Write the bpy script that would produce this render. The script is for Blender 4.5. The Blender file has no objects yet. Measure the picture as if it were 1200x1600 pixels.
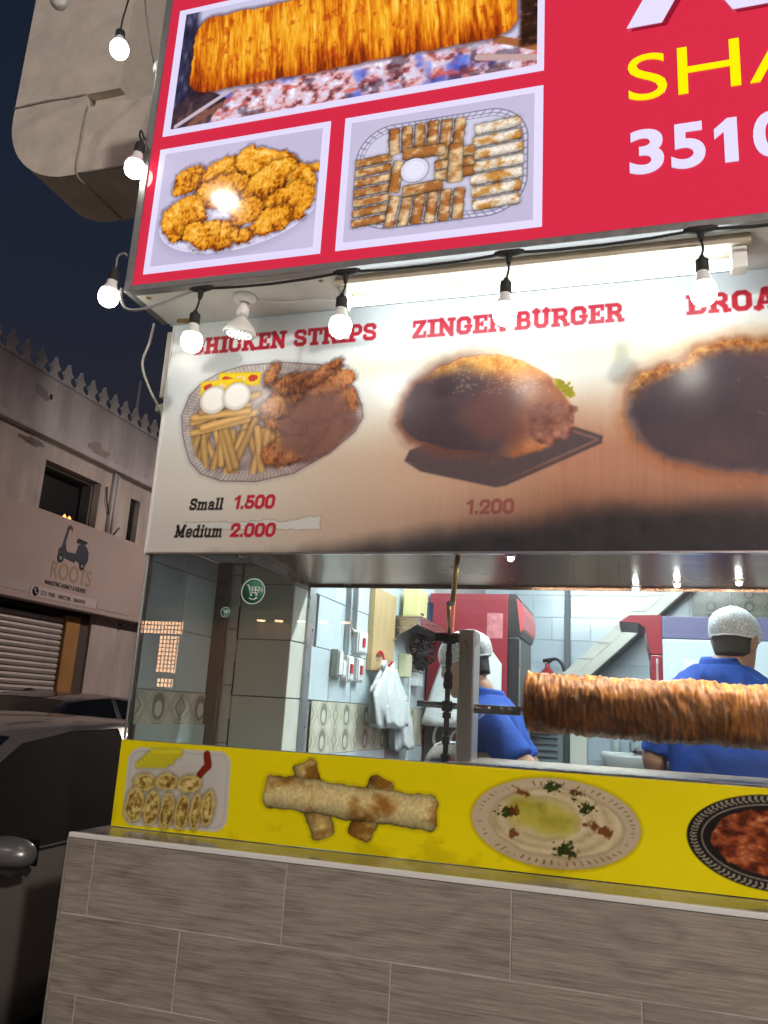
import bpy, bmesh, math, random
import numpy as np
from mathutils import Vector, Matrix, Euler

random.seed(7)
C = bpy.context.scene.collection
sc = bpy.context.scene

# ------------------------------------------------------------------ camera
cam_data = bpy.data.cameras.new('camera')
cam = bpy.data.objects.new('camera', cam_data)
C.objects.link(cam)
FWD = Vector((-0.29352916, 0.92557467, 0.23906518))
RGT = Vector((0.95579688, 0.28863422, 0.05605893))
UPV = Vector((0.01711566, -0.24495268, 0.96938395))
M = Matrix((RGT, UPV, -FWD)).transposed().to_4x4()
M.translation = Vector((0, -2.45, 1.5))
cam.matrix_world = M
cam_data.sensor_width = 36.0
cam_data.lens = 28.467
cam_data.clip_start = 0.05
cam_data.clip_end = 600
sc.camera = cam

# ------------------------------------------------------------------ world (night sky, last blue of dusk)
world = bpy.data.worlds.new('World')
sc.world = world
world.use_nodes = True
wn = world.node_tree
wn.nodes.clear()
sky = wn.nodes.new('ShaderNodeTexSky')
sky.sky_type = 'NISHITA'
sky.sun_disc = False
sky.sun_elevation = math.radians(-4.0)
sky.sun_rotation = math.radians(200)
sky.air_density = 1.0
sky.dust_density = 0.6
sky.ozone_density = 1.2
bg = wn.nodes.new('ShaderNodeBackground')
bg.inputs['Strength'].default_value = 1.25
wo = wn.nodes.new('ShaderNodeOutputWorld')
hsv = wn.nodes.new('ShaderNodeHueSaturation')
hsv.inputs['Saturation'].default_value = 1.35
hsv.inputs['Hue'].default_value = 0.492
wn.links.new(sky.outputs[0], hsv.inputs['Color'])
wn.links.new(hsv.outputs[0], bg.inputs[0])
wn.links.new(bg.outputs[0], wo.inputs[0])

sc.view_settings.view_transform = 'Standard'
sc.view_settings.look = 'None'
sc.view_settings.gamma = 1
sc.view_settings.exposure = 0.3
sc.view_settings.use_curve_mapping = False
sc.cycles.use_denoising = True
sc.cycles.max_bounces = 8
sc.cycles.transparent_max_bounces = 12
sc.cycles.sample_clamp_indirect = 6.0
sc.cycles.caustics_reflective = False
sc.cycles.caustics_refractive = False

# ------------------------------------------------------------------ colour and material helpers
def lin(r, g, b):
    out = []
    for c in (r, g, b):
        c = c / 255.0
        out.append(c / 12.92 if c <= 0.04045 else ((c + 0.055) / 1.055) ** 2.4)
    return tuple(out)

def mat(name, col, rough=0.5, metal=0.0, spec=0.5, var=0.0, vscale=8.0, bump=0.0, bscale=60.0,
        emit=None, estr=0.0, stretch=None, coat=0.0, rvar=0.0):
    m = bpy.data.materials.new(name)
    m.use_nodes = True
    nt = m.node_tree
    b = nt.nodes['Principled BSDF']
    b.inputs['Base Color'].default_value = (*col, 1)
    b.inputs['Roughness'].default_value = rough
    b.inputs['Metallic'].default_value = metal
    b.inputs['Specular IOR Level'].default_value = spec
    if coat:
        b.inputs['Coat Weight'].default_value = coat
    if emit:
        b.inputs['Emission Color'].default_value = (*emit, 1)
        b.inputs['Emission Strength'].default_value = estr
    if var or bump or rvar:
        tc = nt.nodes.new('ShaderNodeTexCoord')
        mp = nt.nodes.new('ShaderNodeMapping')
        if stretch:
            mp.inputs['Scale'].default_value = stretch
        nt.links.new(tc.outputs['Object'], mp.inputs[0])
    if var or rvar:
        n = nt.nodes.new('ShaderNodeTexNoise')
        n.inputs['Scale'].default_value = vscale
        n.inputs['Detail'].default_value = 6
        n.inputs['Roughness'].default_value = 0.65
        nt.links.new(mp.outputs[0], n.inputs[0])
        if var:
            r = nt.nodes.new('ShaderNodeMapRange')
            r.inputs[1].default_value = 0.3
            r.inputs[2].default_value = 0.7
            r.inputs[3].default_value = 1 - var
            r.inputs[4].default_value = 1 + var
            nt.links.new(n.outputs[0], r.inputs[0])
            mx = nt.nodes.new('ShaderNodeMix')
            mx.data_type = 'RGBA'
            mx.blend_type = 'MULTIPLY'
            mx.inputs[0].default_value = 1
            mx.inputs[6].default_value = (*col, 1)
            nt.links.new(r.outputs[0], mx.inputs[7])
            nt.links.new(mx.outputs[2], b.inputs['Base Color'])
        if rvar:
            r2 = nt.nodes.new('ShaderNodeMapRange')
            r2.inputs[1].default_value = 0.3
            r2.inputs[2].default_value = 0.7
            r2.inputs[3].default_value = max(0.02, rough - rvar)
            r2.inputs[4].default_value = min(1, rough + rvar)
            nt.links.new(n.outputs[0], r2.inputs[0])
            nt.links.new(r2.outputs[0], b.inputs['Roughness'])
    if bump:
        n2 = nt.nodes.new('ShaderNodeTexNoise')
        n2.inputs['Scale'].default_value = bscale
        n2.inputs['Detail'].default_value = 5
        nt.links.new(mp.outputs[0], n2.inputs[0])
        bp = nt.nodes.new('ShaderNodeBump')
        bp.inputs['Strength'].default_value = bump
        bp.inputs['Distance'].default_value = 0.01
        nt.links.new(n2.outputs[0], bp.inputs['Height'])
        nt.links.new(bp.outputs[0], b.inputs['Normal'])
    return m

def glass_mat(name, tint=(0.93, 0.97, 0.96), ior=1.5, rough=0.0, film=0.0):
    """thin sheet: see-through with a fresnel reflection and an optional grimy film"""
    m = bpy.data.materials.new(name)
    m.use_nodes = True
    nt = m.node_tree
    nt.nodes.clear()
    out = nt.nodes.new('ShaderNodeOutputMaterial')
    tr = nt.nodes.new('ShaderNodeBsdfTransparent')
    tr.inputs[0].default_value = (*tint, 1)
    gl = nt.nodes.new('ShaderNodeBsdfGlossy')
    gl.inputs['Color'].default_value = (1, 1, 1, 1)
    gl.inputs['Roughness'].default_value = rough
    fr = nt.nodes.new('ShaderNodeFresnel')
    fr.inputs[0].default_value = ior
    mx = nt.nodes.new('ShaderNodeMixShader')
    nt.links.new(fr.outputs[0], mx.inputs[0])
    nt.links.new(tr.outputs[0], mx.inputs[1])
    nt.links.new(gl.outputs[0], mx.inputs[2])
    last = mx
    if film:
        df = nt.nodes.new('ShaderNodeBsdfDiffuse')
        df.inputs[0].default_value = (0.6, 0.6, 0.6, 1)
        tc = nt.nodes.new('ShaderNodeTexCoord')
        n = nt.nodes.new('ShaderNodeTexNoise')
        n.inputs['Scale'].default_value = 5
        n.inputs['Detail'].default_value = 8
        nt.links.new(tc.outputs['Object'], n.inputs[0])
        r = nt.nodes.new('ShaderNodeMapRange')
        r.inputs[1].default_value = 0.35
        r.inputs[2].default_value = 0.75
        r.inputs[3].default_value = film * 0.3
        r.inputs[4].default_value = film * 1.8
        nt.links.new(n.outputs[0], r.inputs[0])
        m2 = nt.nodes.new('ShaderNodeMixShader')
        nt.links.new(r.outputs[0], m2.inputs[0])
        nt.links.new(mx.outputs[0], m2.inputs[1])
        nt.links.new(df.outputs[0], m2.inputs[2])
        last = m2
    nt.links.new(last.outputs[0], out.inputs[0])
    return m

def emat(name, col, strength):
    m = bpy.data.materials.new(name)
    m.use_nodes = True
    nt = m.node_tree
    nt.nodes.clear()
    out = nt.nodes.new('ShaderNodeOutputMaterial')
    e = nt.nodes.new('ShaderNodeEmission')
    e.inputs[0].default_value = (*col, 1)
    e.inputs[1].default_value = strength
    nt.links.new(e.outputs[0], out.inputs[0])
    return m

def print_mat(name, rough=0.3, spec=0.5, backlit=0.0, bump=0.0, diffuse=1.0):
    """printed film: colours come from the print, backlit > 0 for a light box"""
    m = bpy.data.materials.new(name)
    m.use_nodes = True
    nt = m.node_tree
    b = nt.nodes['Principled BSDF']
    a = nt.nodes.new('ShaderNodeVertexColor')
    a.layer_name = 'print'
    b.inputs['Roughness'].default_value = rough
    b.inputs['Specular IOR Level'].default_value = spec
    if diffuse < 1:
        mx = nt.nodes.new('ShaderNodeMix')
        mx.data_type = 'RGBA'
        mx.blend_type = 'MULTIPLY'
        mx.inputs[0].default_value = 1
        mx.inputs[7].default_value = (diffuse, diffuse, diffuse, 1)
        nt.links.new(a.outputs[0], mx.inputs[6])
        nt.links.new(mx.outputs[2], b.inputs['Base Color'])
    else:
        nt.links.new(a.outputs[0], b.inputs['Base Color'])
    if backlit:
        nt.links.new(a.outputs[0], b.inputs['Emission Color'])
        b.inputs['Emission Strength'].default_value = backlit
    if bump:
        tc = nt.nodes.new('ShaderNodeTexCoord')
        n = nt.nodes.new('ShaderNodeTexNoise')
        n.inputs['Scale'].default_value = 9
        n.inputs['Detail'].default_value = 4
        nt.links.new(tc.outputs['Object'], n.inputs[0])
        bp = nt.nodes.new('ShaderNodeBump')
        bp.inputs['Strength'].default_value = bump
        bp.inputs['Distance'].default_value = 0.02
        nt.links.new(n.outputs[0], bp.inputs['Height'])
        nt.links.new(bp.outputs[0], b.inputs['Normal'])
    return m

# ------------------------------------------------------------------ mesh helpers
class MB:
    """collects shapes in world coordinates; build() links them as ONE mesh object"""
    def __init__(self):
        self.v = []
        self.f = []
        self.s = []
    def add(self, verts, faces, smooth=False):
        o = len(self.v)
        self.v += [tuple(p) for p in verts]
        self.f += [tuple(i + o for i in q) for q in faces]
        self.s += [smooth] * len(faces)
        return self
    def box(self, x0, x1, y0, y1, z0, z1, bev=0.0):
        if bev:
            b = min(bev, (x1 - x0) * .45, (y1 - y0) * .45, (z1 - z0) * .45)
            bm = bmesh.new()
            bmesh.ops.create_cube(bm, size=1)
            for p in bm.verts:
                p.co = Vector(((x0 + x1) / 2 + p.co.x * (x1 - x0), (y0 + y1) / 2 + p.co.y * (y1 - y0), (z0 + z1) / 2 + p.co.z * (z1 - z0)))
            bmesh.ops.bevel(bm, geom=bm.edges[:], offset=b, segments=2, affect='EDGES', profile=0.6)
            bm.verts.index_update()
            self.add([p.co.copy() for p in bm.verts], [[q.index for q in f.verts] for f in bm.faces], False)
            bm.free()
            return self
        v = [(x0, y0, z0), (x1, y0, z0), (x1, y1, z0), (x0, y1, z0), (x0, y0, z1), (x1, y0, z1), (x1, y1, z1), (x0, y1, z1)]
        return self.add(v, [(0, 3, 2, 1), (4, 5, 6, 7), (0, 1, 5, 4), (1, 2, 6, 5), (2, 3, 7, 6), (3, 0, 4, 7)])
    def quad(self, a, b, c, d):
        return self.add([a, b, c, d], [(0, 1, 2, 3)])
    def tube(self, pts, r, n=10, caps=True, smooth=True):
        pts = [Vector(p) for p in pts]
        rs = r if isinstance(r, (list, tuple)) else [r] * len(pts)
        vs = []
        t0 = (pts[1] - pts[0]).normalized()
        u = t0.orthogonal().normalized()
        for i, p in enumerate(pts):
            a = pts[max(i - 1, 0)]
            b = pts[min(i + 1, len(pts) - 1)]
            t = (b - a).normalized()
            u = (u - t * u.dot(t))
            u = u.normalized() if u.length > 1e-6 else t.orthogonal().normalized()
            w = t.cross(u)
            for k in range(n):
                an = 2 * math.pi * k / n
                vs.append(p + (u * math.cos(an) + w * math.sin(an)) * rs[i])
        fs = []
        for i in range(len(pts) - 1):
            for k in range(n):
                k2 = (k + 1) % n
                fs.append((i * n + k, i * n + k2, (i + 1) * n + k2, (i + 1) * n + k))
        self.add(vs, fs, smooth)
        if caps:
            o = len(self.v) - len(vs)
            self.f.append(tuple(o + k for k in reversed(range(n))))
            self.f.append(tuple(o + (len(pts) - 1) * n + k for k in range(n)))
            self.s += [False, False]
        return self
    def lathe(self, prof, c, axis=(0, 0, 1), n=24, smooth=True):
        """prof: list of (radius, along)"""
        ax = Vector(axis).normalized()
        u = ax.orthogonal().normalized()
        w = ax.cross(u)
        c = Vector(c)
        vs, fs = [], []
        for r, h in prof:
            for k in range(n):
                an = 2 * math.pi * k / n
                vs.append(c + ax * h + (u * math.cos(an) + w * math.sin(an)) * max(r, 1e-5))
        for i in range(len(prof) - 1):
            for k in range(n):
                k2 = (k + 1) % n
                fs.append((i * n + k, i * n + k2, (i + 1) * n + k2, (i + 1) * n + k))
        return self.add(vs, fs, smooth)
    def loft(self, rings, closed=True, caps=True, smooth=True):
        n = len(rings[0])
        vs = [p for r in rings for p in r]
        fs = []
        for i in range(len(rings) - 1):
            for k in range(n if closed else n - 1):
                k2 = (k + 1) % n
                fs.append((i * n + k, i * n + k2, (i + 1) * n + k2, (i + 1) * n + k))
        if caps and closed:
            fs.append(tuple(reversed(range(n))))
            fs.append(tuple((len(rings) - 1) * n + k for k in range(n)))
        return self.add(vs, fs, smooth)
    def prism(self, poly, axis, a, b):
        """poly: 2D outline; axis 'x': (y,z) extruded x=a..b; 'y': (x,z); 'z': (x,y)"""
        def P(p, d):
            return {'x': (d, p[0], p[1]), 'y': (p[0], d, p[1]), 'z': (p[0], p[1], d)}[axis]
        n = len(poly)
        vs = [P(p, a) for p in poly] + [P(p, b) for p in poly]
        fs = [tuple(reversed(range(n))), tuple(range(n, 2 * n))]
        fs += [(k, (k + 1) % n, n + (k + 1) % n, n + k) for k in range(n)]
        return self.add(vs, fs)
    def ball(self, c, r, n=16, sc3=(1, 1, 1)):
        vs, fs = [], []
        m = n // 2
        for i in range(m + 1):
            th = math.pi * i / m
            for k in range(n):
                ph = 2 * math.pi * k / n
                vs.append((c[0] + r * sc3[0] * math.sin(th) * math.cos(ph), c[1] + r * sc3[1] * math.sin(th) * math.sin(ph), c[2] + r * sc3[2] * math.cos(th)))
        for i in range(m):
            for k in range(n):
                k2 = (k + 1) % n
                fs.append((i * n + k, (i + 1) * n + k, (i + 1) * n + k2, i * n + k2))
        return self.add(vs, fs, True)
    def mesh(self, name, m, origin=(0, 0, 0)):
        me = bpy.data.meshes.new(name)
        o = Vector(origin)
        me.from_pydata([Vector(p) - o for p in self.v], [], self.f)
        me.validate()
        if len(me.polygons) == len(self.s):
            me.polygons.foreach_set('use_smooth', self.s)
        bm = bmesh.new()
        bm.from_mesh(me)
        bmesh.ops.remove_doubles(bm, verts=bm.verts, dist=1e-6)
        bmesh.ops.recalc_face_normals(bm, faces=bm.faces)
        bm.to_mesh(me)
        bm.free()
        if m:
            me.materials.append(m)
        return me
    def build(self, name, m, parent=None, label=None):
        if parent is not None:
            org = wloc(parent)
        else:
            a = np.array([tuple(p) for p in self.v])
            org = Vector(((a[:, 0].min() + a[:, 0].max()) / 2, (a[:, 1].min() + a[:, 1].max()) / 2, a[:, 2].min()))
        me = self.mesh(name, m, org)
        o = bpy.data.objects.new(name, me)
        C.objects.link(o)
        if parent is not None:
            o.parent = parent
        else:
            o.location = org
        if label:
            o['label'] = label
        return o

def wloc(o):
    l = Vector((0, 0, 0))
    while o is not None:
        l += o.location
        o = o.parent
    return l

def thing(name, label, cat, loc=(0, 0, 0), group=None):
    o = bpy.data.objects.new(name, None)
    C.objects.link(o)
    o.location = loc
    o.empty_display_size = 0.1
    o['label'] = label
    o['category'] = cat
    if group:
        o['group'] = group
    return o

def tag(o, label, cat, group=None):
    o['label'] = label
    o['category'] = cat
    if group:
        o['group'] = group
    return o

def struct(o, label=None):
    o['kind'] = 'structure'
    if label:
        o['label'] = label
    return o

def share(name, me, parent, loc):
    """another piece on shared mesh data; loc in world coordinates"""
    o = bpy.data.objects.new(name, me)
    C.objects.link(o)
    if parent is not None:
        o.parent = parent
        o.location = Vector(loc) - wloc(parent)
    else:
        o.location = loc
    return o

def arc(c, r, a0, a1, n, plane='xz'):
    out = []
    for i in range(n + 1):
        a = math.radians(a0 + (a1 - a0) * i / n)
        p = [c[0], c[1], c[2]]
        i0, i1 = {'xz': (0, 2), 'yz': (1, 2), 'xy': (0, 1)}[plane]
        p[i0] += r * math.cos(a)
        p[i1] += r * math.sin(a)
        out.append(tuple(p))
    return out

def smooth_path(pts, n=8):
    """Catmull-Rom through pts"""
    P = [Vector(p) for p in pts]
    P = [P[0] * 2 - P[1]] + P + [P[-1] * 2 - P[-2]]
    out = []
    for i in range(1, len(P) - 2):
        for k in range(n):
            t = k / n
            a, b, c, d = P[i - 1], P[i], P[i + 1], P[i + 2]
            out.append(0.5 * ((2 * b) + (c - a) * t + (2 * a - 5 * b + 4 * c - d) * t * t + (3 * b - a - 3 * c + d) * t ** 3))
    out.append(P[-2])
    return out

def remesh(o, voxel, smooth_iter=4, subsurf=0):
    """fuse overlapping shapes of one object into one continuous skin"""
    md = o.modifiers.new('r', 'REMESH')
    md.mode = 'VOXEL'
    md.voxel_size = voxel
    md.use_smooth_shade = True
    if smooth_iter:
        s = o.modifiers.new('s', 'SMOOTH')
        s.iterations = smooth_iter
        s.factor = 0.5
    dg = bpy.context.evaluated_depsgraph_get()
    dg.update()
    me = bpy.data.meshes.new_from_object(o.evaluated_get(dg))
    old = o.data
    mats = [m for m in old.materials]
    o.modifiers.clear()
    o.data = me
    if not me.materials:
        for m in mats:
            me.materials.append(m)
    me.polygons.foreach_set('use_smooth', [True] * len(me.polygons))
    return o

def fit_letter(name, ch, m, parent, x0, x1, z0, z1, y, offset=0.0, depth=.004):
    """one sign letter scaled to fill the given box on a board facing -y"""
    o = text_mesh(name, ch, z1 - z0, m, parent, (0, y, 0), offset=offset, depth=depth)
    base = wloc(parent)
    a = np.array([tuple(v.co + base) for v in o.data.vertices])
    lo, hi = a.min(0), a.max(0)
    for v in o.data.vertices:
        p = v.co + base
        v.co = Vector((x0 + (p.x - lo[0]) / (hi[0] - lo[0]) * (x1 - x0), p.y, z0 + (p.z - lo[2]) / (hi[2] - lo[2]) * (z1 - z0))) - base
    return o

def text_mesh(name, body, size, m, parent, origin, right=(1, 0, 0), up=(0, 0, 1), sx=1.0, offset=0.0, depth=0.004, shear=0.0, space=1.0, align='LEFT'):
    cu = bpy.data.curves.new(name, 'FONT')
    cu.body = body
    cu.size = size
    cu.offset = offset
    cu.extrude = depth / 2
    cu.shear = shear
    cu.space_character = space
    cu.align_x = align
    cu.resolution_u = 6
    ob = bpy.data.objects.new(name, cu)
    C.objects.link(ob)
    dg = bpy.context.evaluated_depsgraph_get()
    dg.update()
    me = bpy.data.meshes.new_from_object(ob.evaluated_get(dg))
    bpy.data.objects.remove(ob)
    bpy.data.curves.remove(cu)
    R, U = Vector(right), Vector(up)
    N = R.cross(U)
    org = Vector(origin)
    base = wloc(parent) if parent is not None else Vector((0, 0, 0))
    for v in me.vertices:
        v.co = org + R * v.co.x * sx + U * v.co.y + N * v.co.z - base
    me.materials.clear()
    me.materials.append(m)
    me.name = name
    o = bpy.data.objects.new(name, me)
    C.objects.link(o)
    o.parent = parent
    return o

# ------------------------------------------------------------------ flat prints: colours computed on a fine grid of the board itself
def _hash(ix, iz, seed):
    h = (ix.astype(np.int64) * 374761393 + iz.astype(np.int64) * 668265263 + seed * 974634777) & 0xFFFFFFFF
    h = ((h ^ (h >> 13)) * 1274126177) & 0xFFFFFFFF
    return ((h ^ (h >> 16)) & 0xFFFF) / 65535.0

def vnoise(x, z, seed=0):
    ix = np.floor(x)
    iz = np.floor(z)
    fx = x - ix
    fz = z - iz
    fx = fx * fx * (3 - 2 * fx)
    fz = fz * fz * (3 - 2 * fz)
    a = _hash(ix, iz, seed)
    b = _hash(ix + 1, iz, seed)
    c = _hash(ix, iz + 1, seed)
    d = _hash(ix + 1, iz + 1, seed)
    return (a * (1 - fx) + b * fx) * (1 - fz) + (c * (1 - fx) + d * fx) * fz

def fbm(x, z, seed=0, octv=4, gain=0.55):
    t = np.zeros_like(x)
    a, n = 1.0, 0.0
    for i in range(octv):
        t += a * vnoise(x * 2 ** i + 17.3 * i, z * 2 ** i - 9.1 * i, seed + i * 31)
        n += a
        a *= gain
    return t / n

def sstep(a, b, x):
    t = np.clip((x - a) / (b - a), 0, 1)
    return t * t * (3 - 2 * t)

def col(*c):
    return np.array(c, float) / 255.0

class Canvas:
    """a board seen face on: h = along, z = up, both in metres; colours kept as display values until build()"""
    def __init__(self, hs, zs, base):
        self.hs, self.zs = np.asarray(hs, float), np.asarray(zs, float)
        self.H, self.Z = np.meshgrid(self.hs, self.zs)
        self.rgb = np.ones(self.H.shape + (3,)) * col(*base)
        self.aa = 0.003
    def win(self, h0, h1, z0, z1):
        w = Canvas.__new__(Canvas)
        i0, i1 = np.searchsorted(self.hs, [h0, h1])
        k0, k1 = np.searchsorted(self.zs, [z0, z1])
        w.hs, w.zs = self.hs[i0:i1], self.zs[k0:k1]
        w.H, w.Z = self.H[k0:k1, i0:i1], self.Z[k0:k1, i0:i1]
        w.rgb = self.rgb[k0:k1, i0:i1]
        w.aa = self.aa
        return w
    def mask(self, sd, soft=None):
        s = soft or self.aa
        return np.clip(0.5 - sd / s, 0, 1)
    def put(self, m, c):
        c = np.asarray(c, float)
        if c.ndim == 1:
            c = c[None, None, :]
        self.rgb[...] = self.rgb * (1 - m[..., None]) + c * m[..., None]
    def mul(self, m, k):
        self.rgb *= 1 - m[..., None] * (1 - np.asarray(k, float))
    def local(self, ch, cz, rot):
        c, s = math.cos(math.radians(rot)), math.sin(math.radians(rot))
        a, b = self.H - ch, self.Z - cz
        return a * c + b * s, -a * s + b * c
    def ell(self, ch, cz, rh, rz, rot=0):
        a, b = self.local(ch, cz, rot)
        q = np.sqrt((a / rh) ** 2 + (b / rz) ** 2) + 1e-9
        g = np.sqrt((a / rh ** 2) ** 2 + (b / rz ** 2) ** 2) / q + 1e-9
        return (q - 1) / g
    def rbox(self, ch, cz, wh, wz, r, rot=0):
        a, b = self.local(ch, cz, rot)
        qa, qb = np.abs(a) - wh + r, np.abs(b) - wz + r
        return np.hypot(np.maximum(qa, 0), np.maximum(qb, 0)) + np.minimum(np.maximum(qa, qb), 0) - r
    def seg(self, h0, z0, h1, z1):
        dh, dz = h1 - h0, z1 - z0
        t = np.clip(((self.H - h0) * dh + (self.Z - z0) * dz) / (dh * dh + dz * dz + 1e-12), 0, 1)
        return np.hypot(self.H - h0 - t * dh, self.Z - z0 - t * dz)
    def poly(self, pts):
        d = None
        ins = np.zeros(self.H.shape, bool)
        n = len(pts)
        for i in range(n):
            (x0, z0), (x1, z1) = pts[i], pts[(i + 1) % n]
            s = self.seg(x0, z0, x1, z1)
            d = s if d is None else np.minimum(d, s)
            if abs(z1 - z0) > 1e-12:
                cr = ((z0 > self.Z) != (z1 > self.Z)) & (self.H < (x1 - x0) * (self.Z - z0) / (z1 - z0) + x0)
                ins ^= cr
        return np.where(ins, -d, d)
    def n(self, f, fz=None, seed=0, octv=4):
        return fbm(self.H * f, self.Z * (fz or f), seed, octv)
    def build(self, name, m, parent, place):
        nz, nh = self.H.shape
        P = place(self.H.ravel(), self.Z.ravel())
        P = P - np.array(wloc(parent) if parent is not None else (0, 0, 0))
        me = bpy.data.meshes.new(name)
        me.vertices.add(nz * nh)
        me.vertices.foreach_set('co', P.astype(np.float32).ravel())
        idx = np.arange(nz * nh).reshape(nz, nh)
        q = np.stack([idx[:-1, :-1], idx[:-1, 1:], idx[1:, 1:], idx[1:, :-1]], -1).reshape(-1, 4)
        nf = len(q)
        me.loops.add(nf * 4)
        me.loops.foreach_set('vertex_index', q.astype(np.int32).ravel())
        me.polygons.add(nf)
        me.polygons.foreach_set('loop_start', (np.arange(nf) * 4).astype(np.int32))
        me.polygons.foreach_set('loop_total', np.full(nf, 4, np.int32))
        me.update(calc_edges=True)
        at = me.color_attributes.new('print', 'FLOAT_COLOR', 'POINT')
        c = np.clip(self.rgb.reshape(-1, 3), 0, 1)
        l = np.where(c <= 0.04045, c / 12.92, ((c + 0.055) / 1.055) ** 2.4)
        at.data.foreach_set('color', np.concatenate([l, np.ones((len(l), 1))], 1).astype(np.float32).ravel())
        me.materials.append(m)
        o = bpy.data.objects.new(name, me)
        C.objects.link(o)
        o.parent = parent
        return o

def ramp(t, stops):
    t = np.asarray(t)
    ks = [s[0] for s in stops]
    return np.stack([np.interp(t, ks, [s[1][i] / 255.0 for s in stops]) for i in range(3)], -1)

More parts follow.
